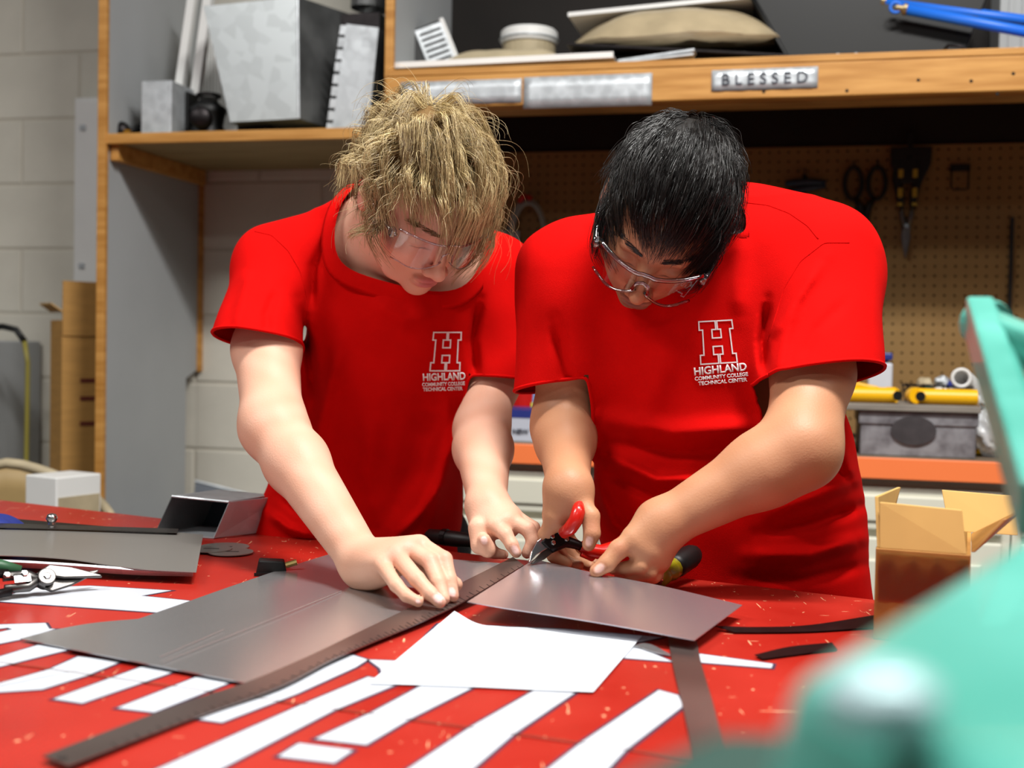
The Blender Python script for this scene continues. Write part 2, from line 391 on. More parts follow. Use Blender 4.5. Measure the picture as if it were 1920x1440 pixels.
# white register strips leaning
for k, (pa, pb, w) in enumerate((((358, -10), (326, 150), .020), ((388, -10), (352, 118), .022))):
    a = RU(*pa, -.28 - .02 * k); b = RU(*pb, -.34 - .02 * k)
    b[2] = LS; b[1] = -.36
    bx = b + (b - a) * 0
    t = rthing('register_strip', ['white painted metal strip leaning at the left on the left shelf', 'white painted metal strip leaning beside the tapered duct'][k], 'metal strip', tuple(b), group='white strips on the left shelf')
    d = a - b
    part('face', MB().prism([(-w / 2, 0, 0), (w / 2, 0, 0), d + [w / 2, 0, 0], d + [-w / 2, 0, 0]], (0, .003, 0)), M_white, t)
    part('flange', MB().prism([(w / 2, 0, 0), (w / 2 + .003, 0, 0), d + [w / 2 + .003, 0, 0], d + [w / 2, 0, 0]], (0, .02, 0)), M_white, t)
a = RU(372, 102, -.22)
t = rthing('louvre_grille', 'white louvred vent grille propped behind the tapered duct', 'grille', (a[0], -.2, LS))
for k in range(11): part('louvre', MB().box(0.004 + .010 * k, .009 + .010 * k, 0, .012, .07, .33), M_white, t)
part('frame', MB().box(-.006, .12, -.002, .014, .055, .07), M_white, t); part('frame', MB().box(-.006, .12, -.002, .014, .0, .03), M_white, t)
part('frame', MB().box(-.01, .0, -.002, .014, .0, .34), M_white, t); part('frame', MB().box(.116, .126, -.002, .014, .0, .34), M_white, t)
# narrow box with tabs
f = [RU(*p, -.44) for p in ((650, 45), (710, 52), (690, 232), (622, 226))]
base = np.array([f[3][0], -.44, LS]); lf = [p - base for p in f]; lf[3][2] = 0; lf[2][2] = 0
t = rthing('tabbed_duct', 'narrow galvanised duct section with tabbed edge beside the divider', 'duct', tuple(base))
part('face', MB().add(lf, [(0, 1, 2, 3)]), M_galv, t, solid=.0015)
bk = [p + np.array([-.0, .16, 0]) for p in lf]
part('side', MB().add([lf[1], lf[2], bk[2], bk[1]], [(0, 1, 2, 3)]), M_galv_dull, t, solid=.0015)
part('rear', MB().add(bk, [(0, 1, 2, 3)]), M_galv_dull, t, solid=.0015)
for k in range(9):
    u = (k + .12) / 9; v = (k + .88) / 9
    a = lf[3] * (1 - u) + lf[0] * u; b = lf[3] * (1 - v) + lf[0] * v
    part('tab', MB().add([a, b, b + [-.014, -.006, 0], a + [-.014, -.006, 0]], [(0, 1, 2, 3)]), M_galv, t, solid=.001)
q = RU(672, 0, -.30)
t = rthing('round_elbow', 'dull round duct elbow resting on top of the ducts by the divider', 'duct elbow', (q[0], -.28, q[2] - .045))
arc = [np.array([.10 * math.cos(a) - .08, .02, .10 * math.sin(a) + .05]) for a in np.linspace(-.2, 1.5, 7)]
for k in range(6): part('gore', MB().tube([arc[k], arc[k + 1]], .052 + .001 * (k % 2), 20, cap=False), M_galv_dull, t)
part('stand_leg', MB().box(-.05, .06, -.02, .06, -(q[2] - .045 - LS), .01), M_dark_steel, t)

# ------------------------------------------------------------------ upper right shelf (z = 1.812)
US = 1.813
def puff(w, d, h, seed, n=26, m=16, sag=.0):
    r = np.random.default_rng(seed); ph = r.uniform(0, 6, 6)
    P = []
    for j in range(m + 1):
        row = []
        for i in range(n):
            a = 2 * math.pi * i / n; t_ = j / m
            rr = math.sin(t_ * math.pi / 2) ** .7
            x = w / 2 * rr * abs(math.cos(a)) ** .8 * np.sign(math.cos(a)); y = d / 2 * rr * abs(math.sin(a)) ** .8 * np.sign(math.sin(a))
            z = h * (1 - rr ** 3.0) + .004 * math.sin(7 * a + ph[0]) * rr + .006 * math.sin(30 * x + ph[1]) * math.cos(24 * y + ph[2]) * (1 - rr) + .003
            row.append((x, y, z))
        P.append(row)
    mb = MB(); b = n
    vs = [q for row in P for q in row]; fs = [(j * b + i, j * b + (i + 1) % b, (j + 1) * b + (i + 1) % b, (j + 1) * b + i) for j in range(m) for i in range(n)]
    fs.append(tuple(m * b + i for i in range(b)))
    mb.add(vs, fs); return mb
def flat(name, label, cat, pa, pb, depth, th, m, y=-.5, z=US, tilt=0.0, lip=0.0):
    a = RU(*pa, y); b = RU(*pb, y)
    z = max(a[2], US) if z is None else z
    t = rthing(name, label, cat, (a[0], y, z))
    w = b[0] - a[0]; dz = b[2] - a[2]
    part('panel', MB().prism([(0, 0, 0), (w, 0, dz), (w, depth, dz + tilt), (0, depth, tilt)], (0, 0, th)), m, t, bev=.001)
    if lip: part('lip', MB().prism([(0, -.003, -lip * .2), (w, -.003, dz - lip * .2), (w, 0, dz - lip * .2), (0, 0, -lip * .2)], (0, 0, lip)), m, t)
    return t, w
t, w = flat('white_tray_panel', 'long white sheet panel at the left of the upper shelf', 'panel', (738, 126), (1150, 106), .36, .004, M_white, z=None, lip=.014)
q = RU(950, 104, -.34)
t = rthing('beige_cushion', 'beige quilted sack lying on the white panel, left of the upper shelf', 'sack', (q[0], -.32, US + .022))
part('sack', puff(.42, .25, .062, 3), M_beige, t, smooth=True)
q = RU(992, 84, -.2)
t = rthing('duct_cap', 'pale round duct cap on the beige sack', 'duct cap', (q[0], -.2, q[2]))
part('cap', MB().lathe([(.074, 0), (.076, .004), (.076, .03), (.07, .036), (.0, .037)], 36), M_white, t, smooth=False)
part('bead', MB().tube([(.077 * math.cos(a), .077 * math.sin(a), .010) for a in np.linspace(0, 2 * math.pi, 37)[:-1]], .003, 6, closed=True), M_galv, t, smooth=True)
part('collar', MB().lathe([(.07, -.032), (.07, 0)], 24), M_beige, t)
q = RU(835, 100, -.22)
t = thing('filter_box', 'tilted dark box with white grille side, leaning near the divider on the upper shelf', 'box', RW(q[0], -.26, US + .028), rot=(0.0, math.radians(-24), -RA + .5))
part('body', MB().box(-.07, .045, -.05, .09, 0, .145), M_black, t, bev=.004)
part('front_face', MB().box(-.03, .05, -.056, -.05, .004, .14), M_galv, t, bev=.003)
for k in range(8): part('slot', MB().box(-.02, .04, -.0575, -.056, .016 + .015 * k, .022 + .015 * k), M_black, t)
part('rim', MB().box(.045, .058, -.056, .09, 0, .148), M_white, t, bev=.003)
t, w = flat('thin_metal_strip', 'upper of two thin pale strips on the shelf edge', 'metal strip', (1158, 117), (1302, 96), .05, .006, M_galv, z=US + .008)
t, w = flat('thin_metal_strip', 'lower thin pale strip on the shelf edge under its twin', 'metal strip', (1158, 124), (1300, 108), .04, .005, M_galv, y=-.515, z=US + .0005)
t, w = flat('dark_tray', 'black board carrying the large beige sack on the upper shelf', 'board', (1062, 84), (1478, 106), .30, .006, M_dark_steel, y=-.44, z=None)
part('support', MB().box(.1, w - .1, .05, .25, US - RU(1062, 84, -.44)[2], -.02), M_black, t)
q = RU(1268, 92, -.3)
t = rthing('beige_cushion', 'large shiny beige sack on the black board, centre of the upper shelf', 'sack', (q[0], -.30, q[2]))
part('sack', puff(.54, .28, .088, 5), pm('beige_vinyl', 'b3a283', .28, var=.2, scale=14, bump=.6, bscale=20), t, smooth=True)
t, w = flat('white_top_sheet', 'white folded sheet lying on the large beige sack', 'panel', (1065, 30), (1420, -6), .22, .006, M_white, y=-.35, z=None, lip=.01)
part('prop', MB().box(.08, .30, .10, .18, -.06, .02), M_beige, t)
q = RU(1296, 40, -.22)
t = rthing('duct_cap', 'small silver duct cap behind the large beige sack', 'duct cap', (q[0], -.12, q[2] + .01))
part('cap', MB().lathe([(.055, -.05), (.055, .03), (.05, .036), (0, .037)], 30), M_galv, t)
part('bead', MB().tube([(.056 * math.cos(a), .056 * math.sin(a), .012) for a in np.linspace(0, 2 * math.pi, 31)[:-1]], .003, 6, closed=True), M_galv, t, smooth=True)
# black bin
f = [RU(*p, -.36) for p in ((1402, -20), (1860, -20), (1800, 98), (1480, 62))]
base = np.array([f[0][0], -.36, US]); lf = [p - base for p in f]; lf[3][2] = .03; lf[2][2] = 0
t = rthing('black_bin', 'large black plastic bin lying tilted on the upper shelf', 'bin', tuple(base))
part('shell', MB().prism(lf, (0, .32, 0)), M_black, t, bev=.006)
part('rim', MB().tube([lf[0], lf[3], lf[2]], .006, 8), M_black, t, smooth=True)
part('handle_cord', MB().tube([(lf[2][0] - .05, -.01, .02), (lf[2][0] - .03, -.03, .045), (lf[2][0], -.035, .04), (lf[2][0] + .03, -.03, .006)], .004, 8), M_dark_steel, t, smooth=True)
# blue pipes
for k, (pa, pb) in enumerate((((1700, 18), (1935, 62)), ((1660, 4), (1935, 40)))):
    a = RU(*pa, -.40 + .05 * k); b = RU(*pb, -.40 + .05 * k)
    t = rthing('blue_pipe', ['front blue pipe lying across the black bin', 'rear blue pipe lying across the black bin'][k], 'pipe', tuple(b), group='blue pipes')
    d = a - b
    part('tube', MB().tube([-d * .6, d], .0125, 16), M_blue, t, smooth=True)
    part('end_fitting', MB().tube([d, d * 1.03, d * 1.031, d * 1.09], [.014, .014, .008, .007], 12), pm('bronze_fit', '8a7a5a', .4, .6), t)
    if k == 0: part('end_ring', MB().tube([d * 1.09 + .012 * np.array([math.cos(a_), 0, math.sin(a_)]) for a_ in np.linspace(0, 6.28, 13)[:-1]], .004, 6, closed=True), M_blue, t, smooth=True)
q = RU(1890, 92, -.47)
t = rthing('blue_bracket', 'blue and white strap lying on the right end of the shelf edge', 'strap', (q[0] - .09, -.47, US))
part('strap', MB().prism([(0, 0, 0), (.22, 0, 0), (.22, 0, .022), (.03, 0, .004)], (0, .05, 0)), M_blue, t, bev=.001)
part('white_tip', MB().prism([(.01, -.002, 0), (.10, -.002, 0), (.11, -.002, .016), (.03, -.002, .003)], (0, .002, 0)), M_white, t)
for k, (px, lab) in enumerate(((1558, 'left small bolt lying on the pine shelf edge'), (1592, 'right small bolt lying on the pine shelf edge'))):
    q = RU(px, 104, -.49)
    t = rthing('bolt', lab, 'bolt', (q[0], -.49, US), group='bolts on the shelf edge')
    part('shank', MB().tube([(-.018, 0, .005), (.012, 0, .005)], .0035, 8), M_galv, t); part('hex_head', MB().tube([(.012, 0, .0055), (.018, 0, .0055)], .0065, 6), M_galv, t)
q = RU(1880, 60, -.25)
t = rthing('ribbed_vent', 'grey ribbed vent box at the right end of the upper shelf', 'vent box', (q[0], -.2, US))
part('body', MB().box(0, .25, 0, .15, 0, .25), M_grey, t, bev=.003)
for k in range(6): part('rib', MB().box(.02 + .03 * k, .03 + .03 * k, -.006, 0, .02, .23), M_grey, t)

# ------------------------------------------------------------------ tools hanging on the pegboard
PY = -0.022
def hook(parent, x, z):
    part('peg_hook', MB().tube([(x, .02, z + .012), (x, -.012, z + .010), (x, -.024, z), (x, -.026, z + .012)], .0018, 6), M_dark_steel, parent, smooth=True)
# big tailor shears
c = RU(1622, 345, PY - .012); k = 1 / 708.0
t = rthing('tin_shears', 'long black shears with two loop handles hanging on the pegboard', 'shears', (c[0], PY - .012, c[2]))
for s in (-1, 1):
    part('handle_loop', MB().tube([(s * .030 + .022 * math.cos(a), 0, .002 + .042 * math.sin(a)) for a in np.linspace(0, 2 * math.pi, 25)[:-1]], .006, 8, closed=True), M_black, t, smooth=True)
    part('shank', MB().tube([(s * .024, 0, -.036), (s * .010, 0, -.06), (-s * .006, 0, -.14)], [.007, .010, .012], 10), M_black, t, smooth=True)
    part('blade', MB().prism([(-s * .016, s * .002, -.13), (s * .004, s * .002, -.13), (s * .012, s * .002, -.28), (s * .004, s * .002, -.335), (-s * .002, s * .002, -.33)], (0, .003, 0)), M_dark_steel, t)
part('pivot', MB().lathe([(.008, 0), (.007, .005)], 12, (0, -.006, -.135), (0, -1, 0)), M_steel, t)
hook(t, -.03, .045); hook(t, .03, .045)
# snips with yellow/black grips
c = RU(1699, 424, PY - .014)
t = rthing('hanging_snips', 'tin snips with black and yellow grips and bright blades on the pegboard', 'snips', (c[0], PY - .014, c[2]))
for s in (-1, 1):
    part('blade', MB().prism([(-s * .010, s * .003, .006), (s * .006, s * .003, .006), (s * .012, s * .003, -.025), (s * .006, s * .003, -.062), (-s * .001, s * .003, -.085), (-s * .010, s * .003, -.03)], (0, .004, 0)), M_steel, t, bev=.001)
    part('jaw_arm', MB().tube([(s * .004, 0, .0), (s * .012, 0, .03), (s * .014, 0, .06)], [.008, .006, .006], 8), M_steel, t, smooth=True)
    gr = part('grip', MB().tube([(s * .014, 0, .05), (s * .017, 0, .08), (s * .026, 0, .12), (s * .024, 0, .17), (s * .012, 0, .19)], [.008, .011, .012, .011, .008], 10), M_black, t, smooth=True)
    for zz, ln in ((.052, .008), (.074, .024), (.125, .022)):
        part('yellow_inlay', MB().box(s * .018 - .006, s * .018 + .006, -.0125, -.008, zz, zz + ln), pm('olive_yellow', 'b79b2a', .5), gr, bev=.001)
part('pivot', MB().lathe([(.007, 0), (.006, .006)], 14, (0, -.006, 0), (0, -1, 0)), M_chrome, t)
hook(t, 0, .17)
c = RU(1707, 300, PY - .03)
t = rthing('black_pouch', 'black tool pouch hanging in the shade above the yellow snips', 'pouch', (c[0], PY - .012, c[2] - .04))
part('pouch', MB().prism([(-.05, 0, .075), (.055, 0, .075), (.052, 0, .03), (.03, 0, -.02), (-.028, 0, -.02), (-.048, 0, .03)], (0, -.012, 0)), M_black, t, bev=.006)
part('flap', MB().prism([(-.05, -.0125, .075), (.055, -.0125, .075), (.045, -.0125, .045), (-.04, -.0125, .045)], (0, -.003, 0)), M_black, t, bev=.002)
part('strap', MB().box(-.006, .006, -.002, 0, .075, .11), M_black, t); hook(t, 0, .105)
# bluish clamp
c = RU(1512, 348, PY - .02)
t = rthing('pipe_clamp', 'small dull blue-grey clamp hanging beside the long black shears', 'clamp', (c[0], PY - .02, c[2]))
M_bg = pm('blue_grey_steel', '3c4656', .4, .6)
part('upper_jaw', MB().tube([(-.055, 0, .006), (0, 0, .010), (.05, 0, .007)], [.009, .011, .008], 10), M_bg, t, smooth=True)
part('lower_jaw', MB().tube([(-.048, 0, -.016), (0, 0, -.008), (.05, 0, .0)], [.009, .010, .008], 10), M_bg, t, smooth=True)
part('screw', MB().tube([(-.005, 0, .03), (-.005, 0, -.06)], .006, 8), M_dark_steel, t); hook(t, -.005, .03)
# wire hook
c = RU(1800, 330, PY)
t = rthing('wire_hook', 'bent black wire hook on the right of the pegboard', 'hook', (c[0], PY - .008, c[2]))
part('wire', MB().tube([(-.022, .01, .02), (-.022, 0, .02), (-.022, 0, -.03), (-.016, 0, -.036), (.014, 0, -.036), (.02, 0, -.03), (.02, 0, .02), (.02, .01, .02)], .0022, 6), M_black, t, smooth=True)
part('plate', MB().box(-.026, .024, .002, .006, .012, .03), M_black, t)
# grey cable coil and bag between the men
c = RU(988, 445, PY - .03)
t = rthing('cable_coil', 'coil of grey cable hanging on the pegboard between the men', 'cable', (c[0], PY - .03, c[2]))
for k in range(3):
    part('loop', MB().tube([((.052 - .004 * k) * math.cos(a) + .003 * k, -.006 * k, (.105 - .006 * k) * math.sin(a)) for a in np.linspace(0, 2 * math.pi, 41)[:-1]], .0045, 8, closed=True), M_greycord, t, smooth=True)
part('red_tie', MB().tube([(-.02, -.005, .10), (-.008, -.022, .112), (.01, -.005, .108)], .008, 8), M_red, t, smooth=True); hook(t, 0, .10)
c = RU(950, 490, PY - .02)
t = rthing('parts_bag', 'clear bag of parts hanging under the cable coil', 'bag', (c[0], PY - .006, c[2]))
part('bag', MB().grid([[(x, -.012 - .014 * math.cos(x * 38) * math.sin((z + .08) * 18) - .003 * math.sin(z * 90), z) for x in np.linspace(-.04, .035, 9)] for z in np.linspace(-.075, .085, 12)]), M_clearbag, t, smooth=True, solid=.001)
part('card', MB().box(-.03, .025, -.004, -.002, -.06, .02), M_white, t); hook(t, 0, .085)

# ------------------------------------------------------------------ things on the worktop
x0, x1, z0, z1 = rrect(948, 772, 1060, 832, -.55)
t = rthing('supply_box', 'white and navy supply box on the bench between the men', 'box', (x0 - .06, -.55, CT))
W = x1 - x0 + .06; Hh = z1 - CT
part('carton', MB().box(0, W, 0, .16, 0, Hh), pm('pale_box', 'b9bfcc', .6, var=.05), t, bev=.002)
part('navy_band', MB().box(-.001, W + .001, -.001, .161, Hh - .018, Hh + .001), M_navy, t)
tm = text_mesh('NEW', .017, .0006, .0003); tm.transform(Matrix.Translation((.096, -.0015, .018)) @ Matrix.Rotation(math.pi / 2, 4, 'X')); part('lettering', tm, M_ink, t)
x0, x1, z0, z1 = rrect(940, 716, 976, 772, -.48)
t = rthing('red_canister', 'red canister standing behind the navy-banded box', 'canister', ((x0 + x1) / 2, -.33, CT))
part('body', MB().lathe([(.03, 0), (.032, .004), (.032, .15), (.026, .165), (.02, .17)], 22), M_red, t, smooth=False); part('cap', MB().lathe([(.018, .17), (.018, .19), (.01, .194)], 16), M_black, t)
x0, x1, z0, z1 = rrect(978, 724, 1002, 772, -.48)
t = rthing('cleaner_pouch', 'blue and yellow printed pouch beside the red canister', 'pouch', ((x0 + x1) / 2 + .01, -.34, CT))
part('pouch', MB().prism([(-.03, -.02, 0), (.03, -.02, 0), (.026, 0, .18), (-.026, 0, .18)], (0, .03, 0)), pm('sky_blue', '5ea9e0', .4), t, bev=.004)
part('lower_print', MB().prism([(-.0295, -.0215, .04), (.0295, -.0215, .04), (.029, -.018, .085), (-.029, -.018, .085)], (0, .001, 0)), pm('lime_print', 'c9cf55', .5), t)
part('orange_print', MB().prism([(-.02, -.0222, .03), (.004, -.0222, .03), (.004, -.0215, .045), (-.02, -.0215, .045)], (0, .001, 0)), M_orange, t)

x0, x1, z0, z1 = rrect(1612, 772, 1832, 858, -.56)
t = rthing('metal_toolbox', 'scuffed grey metal box with a dark oval patch under a board', 'metal box', (x0, -.56, CT))
W = x1 - x0; Hh = RU(1720, 772, -.56)[2] - CT
M_scuff = pm('scuffed_grey', '9b9a9e', .45, .35, col2='5f5a5e', scale=22, ramp=(.3, .6), detail=6)
part('body', MB().box(0, W, 0, .22, 0, Hh), M_scuff, t, bev=.003)
part('rim', MB().box(-.004, W + .004, -.004, .224, Hh - .03, Hh), M_scuff, t, bev=.002)
part('oval_patch', MB().prism([(W * .46 + .048 * math.cos(a), -.0045, Hh * .58 + .032 * math.sin(a)) for a in np.linspace(0, 6.283, 29)[:-1]], (0, -.0012, 0)), pm('oval_dark', '3f3a3c', .6, var=.3, scale=30), t)
x0b = RU(1560, 755, -.57)[0] - x0; x1b = RU(1840, 755, -.57)[0] - x0
t2 = rthing('loose_board', 'weathered grey board lying across the metal box', 'board', (x0 + x0b, -.575, CT + Hh + .0005))
part('board', MB().box(0, x1b - x0b, 0, .27, 0, .014), pm('weathered_wood', '8b8379', .8, var=.3, scale=9, stretch=(1, 8, 8)), t2, bev=.002)
part('end_support', MB().box(.004, .03, .02, .2, -Hh, 0), M_black, t2)
BT = CT + Hh + .0145
def ypipe(name, lab, px, py, length, yaw, y):
    q = RU(px, py, y)
    t = rthing(name, lab, 'pipe', (q[0], y, BT + .0185), turn=yaw, group='yellow pipe fittings')
    part('barrel', MB().lathe([(.0175, 0), (.0175, length)], 22, (0, 0, 0), (1, 0, 0)), M_yellow, t)
    part('socket', MB().lathe([(.013, -.028), (.018, -.028), (.0185, -.022), (.0185, .004), (.0175, .006)], 22, (-.004, 0, 0), (.25, -.97, 0)), M_yellow, t)
    part('bore', MB().lathe([(.0115, .0), (.0115, .0005)], 18, (-.0112, .028, 0), (.25, -.97, 0)), M_black, t)
    part('bore', MB().lathe([(.0112, 0), (.0112, .0008)], 18, (-.004 + .25 * .0281, -.97 * .0281, 0), (.25, -.97, 0)), M_black, t)
    return t
ypipe('yellow_pipe', 'right yellow pipe fitting on the board with open dark bore', 1722, 748, .125, -.05, -.50)
ypipe('yellow_pipe', 'left yellow pipe fitting on the board by the red sleeve', 1677, 742, -.125, .06, -.50)
q = RU(1608, 728, -.46)
t = rthing('yellow_wedge', 'yellow plastic wedge lying behind the left yellow pipe', 'wedge', (q[0], -.44, BT))
part('wedge', MB().prism([(-.02, 0, 0), (.07, 0, 0), (.05, 0, .035), (.0, 0, .045), (-.02, 0, .03)], (0, .05, 0)), M_yellow, t, bev=.004); part('slot', MB().box(.0, .03, -.001, .0, .012, .018), M_black, t)
q = RU(1650, 735, -.36)
t = rthing('white_bottle', 'white square bottle with navy cap behind the yellow pipes', 'bottle', (q[0], -.34, BT))
hB = RU(1650, 680, -.34)[2] - BT
part('body', MB().box(-.028, .028, -.02, .02, 0, hB), pm('bottle_white', 'cfd3dc', .35), t, bev=.006, seg=3); part('neck', MB().lathe([(.02, hB), (.02, hB + .006)], 20), M_black, t); part('cap', MB().box(-.027, .027, -.02, .02, hB + .006, hB + .024), M_navy, t, bev=.004)
part('print', MB().box(-.016, .016, -.0208, -.02, .012, .018), M_ink, t)
q = RU(1765, 715, -.40)
t = rthing('scrap_basket', 'dark wire basket of small scraps behind the right yellow pipe', 'basket', (q[0], -.38, BT))
for k in range(4): part('wire', MB().tube([((.085 - .004 * (3 - k)) * math.cos(a), .06 * math.sin(a), .004 + .012 * k) for a in np.linspace(0, 6.283, 31)[:-1]], .0022, 6, closed=True), M_dark_steel, t, smooth=True)
for k in range(12):
    a = 2 * math.pi * k / 12; part('upright', MB().tube([(.075 * math.cos(a), .055 * math.sin(a), 0), (.085 * math.cos(a), .06 * math.sin(a), .044)], .002, 6), M_dark_steel, t)
scr = [('blue', 'navy', M_navy), ('cream', 'cream', M_beige), ('silver', 'silver', M_galv), ('white', 'white', M_clearbag), ('green', 'dark green', pm('dark_green', '2f4a3a', .5)), ('yellow', 'yellow', M_yellow), ('pale', 'pale', M_white)]
pos = [(.03, .01, .058), (-.035, .0, .06), (.005, .015, .066), (.035, -.02, .042), (-.03, -.025, .04), (-.048, -.03, .036), (0, -.028, .04)]
for (nm, cn, mm), (x, y, z) in zip(scr, pos):
    tt = rthing('scrap_piece', f'{cn} crumpled scrap in the dark wire basket', 'scrap', (q[0] + x, -.38 + y, BT + z - .016), group='scraps in the basket')
    r = np.random.default_rng(len(nm) * 7 + int(z * 1000))
    bm = bmesh.new(); bmesh.ops.create_icosphere(bm, subdivisions=2, radius=.02)
    for v in bm.verts: v.co *= r.uniform(.72, 1.15); v.co.z *= .75
    me = bpy.data.meshes.new('lump'); bm.to_mesh(me); bm.free(); part('lump', me, mm, tt)
# white elbow
q = RU(1800, 712, -.42)
t = rthing('white_elbow', 'white plastic pipe elbow with open end on the board', 'pipe elbow', (q[0], -.42, BT))
path = [np.array([0, -.02, .06]), np.array([.005, 0, .058]), np.array([.02, .02, .05]), np.array([.045, .03, .035]), np.array([.055, .032, .005])]
part('elbow', MB().tube(path, .0195, 20, cap=False), M_white, t, smooth=True, solid=.005)
part('rim', MB().tube([path[0] + np.array([.0195 * math.cos(a), -.002, .0195 * math.sin(a)]) for a in np.linspace(0, 6.283, 25)[:-1]], .004, 8, closed=True), M_white, t, smooth=True)
part('foot', MB().lathe([(.024, 0), (.024, .02)], 20, (.055, .032, 0)), M_white, t)
for k, (px, py) in enumerate(((1820, 733), (1827, 738), (1846, 735))):
    q = RU(px, py, -.5)
    t = rthing('chrome_nut', ['leftmost bright nut beside the white elbow', 'middle bright nut beside the white elbow', 'rightmost bright nut beside the white elbow'][k], 'nut', (q[0], -.5, BT), group='bright nuts')
    part('hex', MB().lathe([(.008, 0), (.008, .008)], 6), M_chrome, t, bev=.001); part('bore', MB().lathe([(.004, .008), (.004, .0084)], 12), M_black, t)
q = RU(1862, 850, -.52)
t = rthing('plastic_bag', 'crumpled clear-white plastic bag slumped beside the metal box', 'bag', (q[0], -.48, CT))
r = np.random.default_rng(4); bm = bmesh.new(); bmesh.ops.create_icosphere(bm, subdivisions=4, radius=1)
for v in bm.verts:
    n = v.co.normalized(); f = 1 + .18 * math.sin(9 * n.x + 5 * n.z) * math.cos(11 * n.y + 3) + .1 * math.sin(23 * n.z + 9 * n.x)
    v.co = Vector((n.x * .05 * f + .02 * (n.z < 0) * abs(n.z) - .018 * max(n.z, 0), n.y * .04 * f, max(n.z * .055 * f + .052, 0)))
me = bpy.data.meshes.new('film'); bm.to_mesh(me); bm.free(); part('film', me, M_clearbag, t, smooth=True)
part('knot', MB().tube([(-.01, 0, .095), (-.02, 0, .12), (-.03, 0, .135)], [.012, .006, .012], 10), M_clearbag, t, smooth=True)
q = RU(1838, 838, -.5)
t = rthing('yellow_sponge', 'yellow sponge between the metal box and the plastic bag', 'sponge', (q[0] + .005, -.42, CT))
part('block', MB().box(-.02, .03, -.02, .04, 0, .07), pm('sponge_yellow', 'd9b24a', .9, var=.25, scale=30, bump=.5, bscale=80), t, bev=.008); part('scrub_face', MB().box(-.019, .029, -.022, -.02, .002, .068), M_yellow, t)
q = RU(1880, 820, -.3)
t = rthing('bench_carton', 'tan carton at the back of the bench behind the plastic bag', 'box', (q[0] - .04, -.3, CT))
part('body', MB().box(0, .22, 0, .2, 0, .17), M_cardin, t, bev=.002); part('tape', MB().box(.09, .13, -.0008, 0, 0, .17), M_beige, t)
# grey sheet leaning low at the wall, left of the blond man
a = RU(350, 905, -.2); b = RU(500, 935, -.2)
t = rthing('blue_grey_sheet', 'blue-grey metal sheet leaning on the wall behind the blond man', 'metal sheet', (a[0], -.25, 0))
part('sheet', MB().prism([(0, 0, 0), (.42, 0, 0), (.42, .1, b[2] - .09), (.16, .1, b[2] + .005), (0, .1, a[2])], (0, .003, 0)), pm('blue_grey_metal', '8a909a', .4, .5), t)
part('folded_edge', MB().tube([(.0, .1, a[2]), (.16, .1, b[2] + .005), (.42, .1, b[2] - .09)], .004, 6), M_galv, t)

# ================================================================== THE PAINTED TABLE
TZ = 0.84
M_red_top = pm('red_painted_wood', 'a8271c', 0.36, var=0.25, scale=5, bump=0.12, bscale=25, col2='94180f', ramp=(.25, .6), rvar=.08)
def chipped(m):                                        # pale chips and scratches worn through the paint
    nt = m.node_tree; N = nt.nodes; L = nt.links; b = N['Principled BSDF']
    tc = N.new('ShaderNodeTexCoord'); src = b.inputs['Base Color'].links[0].from_socket
    for sc_, th, st in ((110, .75, (1, 1, 1)), (34, .745, (9, .5, 1)), (30, .755, (.6, 8, 1))):
        mp = N.new('ShaderNodeMapping'); mp.inputs['Scale'].default_value = st; mp.inputs['Rotation'].default_value = (0, 0, .5)
        nz = N.new('ShaderNodeTexNoise'); nz.inputs['Scale'].default_value = sc_; nz.inputs['Detail'].default_value = 2
        rp = N.new('ShaderNodeValToRGB'); rp.color_ramp.elements[0].position = th - .015; rp.color_ramp.elements[1].position = th
        mx = N.new('ShaderNodeMix'); mx.data_type = 'RGBA'; mx.inputs['B'].default_value = (*lin('e5b48a'), 1)
        L.new(tc.outputs['Object'], mp.inputs[0]); L.new(mp.outputs[0], nz.inputs['Vector']); L.new(nz.outputs['Fac'], rp.inputs['Fac'])
        L.new(rp.outputs['Color'], mx.inputs['Factor']); L.new(src, mx.inputs['A']); src = mx.outputs['Result']
    L.new(src, b.inputs['Base Color'])
chipped(M_red_top)
tb = thing('work_table', 'large red-painted work table with white block lettering and scuffed top', 'table', (0, 1.0, 0))
tl = lambda p: np.array(p, float) - np.array([0, 1.0, 0])
bl, br = T(270, 968, TZ), T(1620, 1122, TZ)
dirb = (br - bl) / np.linalg.norm(br - bl)
BL = bl - dirb * 0.75; BR = br + dirb * 0.62
s0, s1 = T(37, 1248, TZ), T(1175, 1407, TZ); dirs = (s1 - s0) / np.linalg.norm(s1 - s0)
SL = s0 - dirs * 0.95; SR = s1 + dirs * 1.05
NL = SL + np.array([-.02, -0.62, 0]); NR = SR + np.array([-.02, -0.45, 0])
g = np.array([dirs[1], -dirs[0], 0]) * 0.0012
z_ = np.array([0, 0, -.04])
part('tabletop_panel', MB().prism([tl(BL), tl(BR), tl(SR - g), tl(SL - g)], z_), M_red_top, tb, bev=.002)
part('tabletop_panel', MB().prism([tl(SL + g), tl(SR + g), tl(NR), tl(NL)], z_), M_red_top, tb, bev=.002)
for a_, b_ in ((BL, BR), (NL, NR), (BL, NL), (BR, NR)):
    c_ = (BL + BR + NL + NR) / 4
    a2 = a_ * .92 + c_ * .08; b2 = b_ * .92 + c_ * .08; n_ = np.array([-(b2 - a2)[1], (b2 - a2)[0], 0]); n_ = n_ / np.linalg.norm(n_) * .03
    part('apron', MB().prism([tl(a2) + z_, tl(b2) + z_, tl(b2) + z_ * 3, tl(a2) + z_ * 3], n_), M_wood_dark, tb)
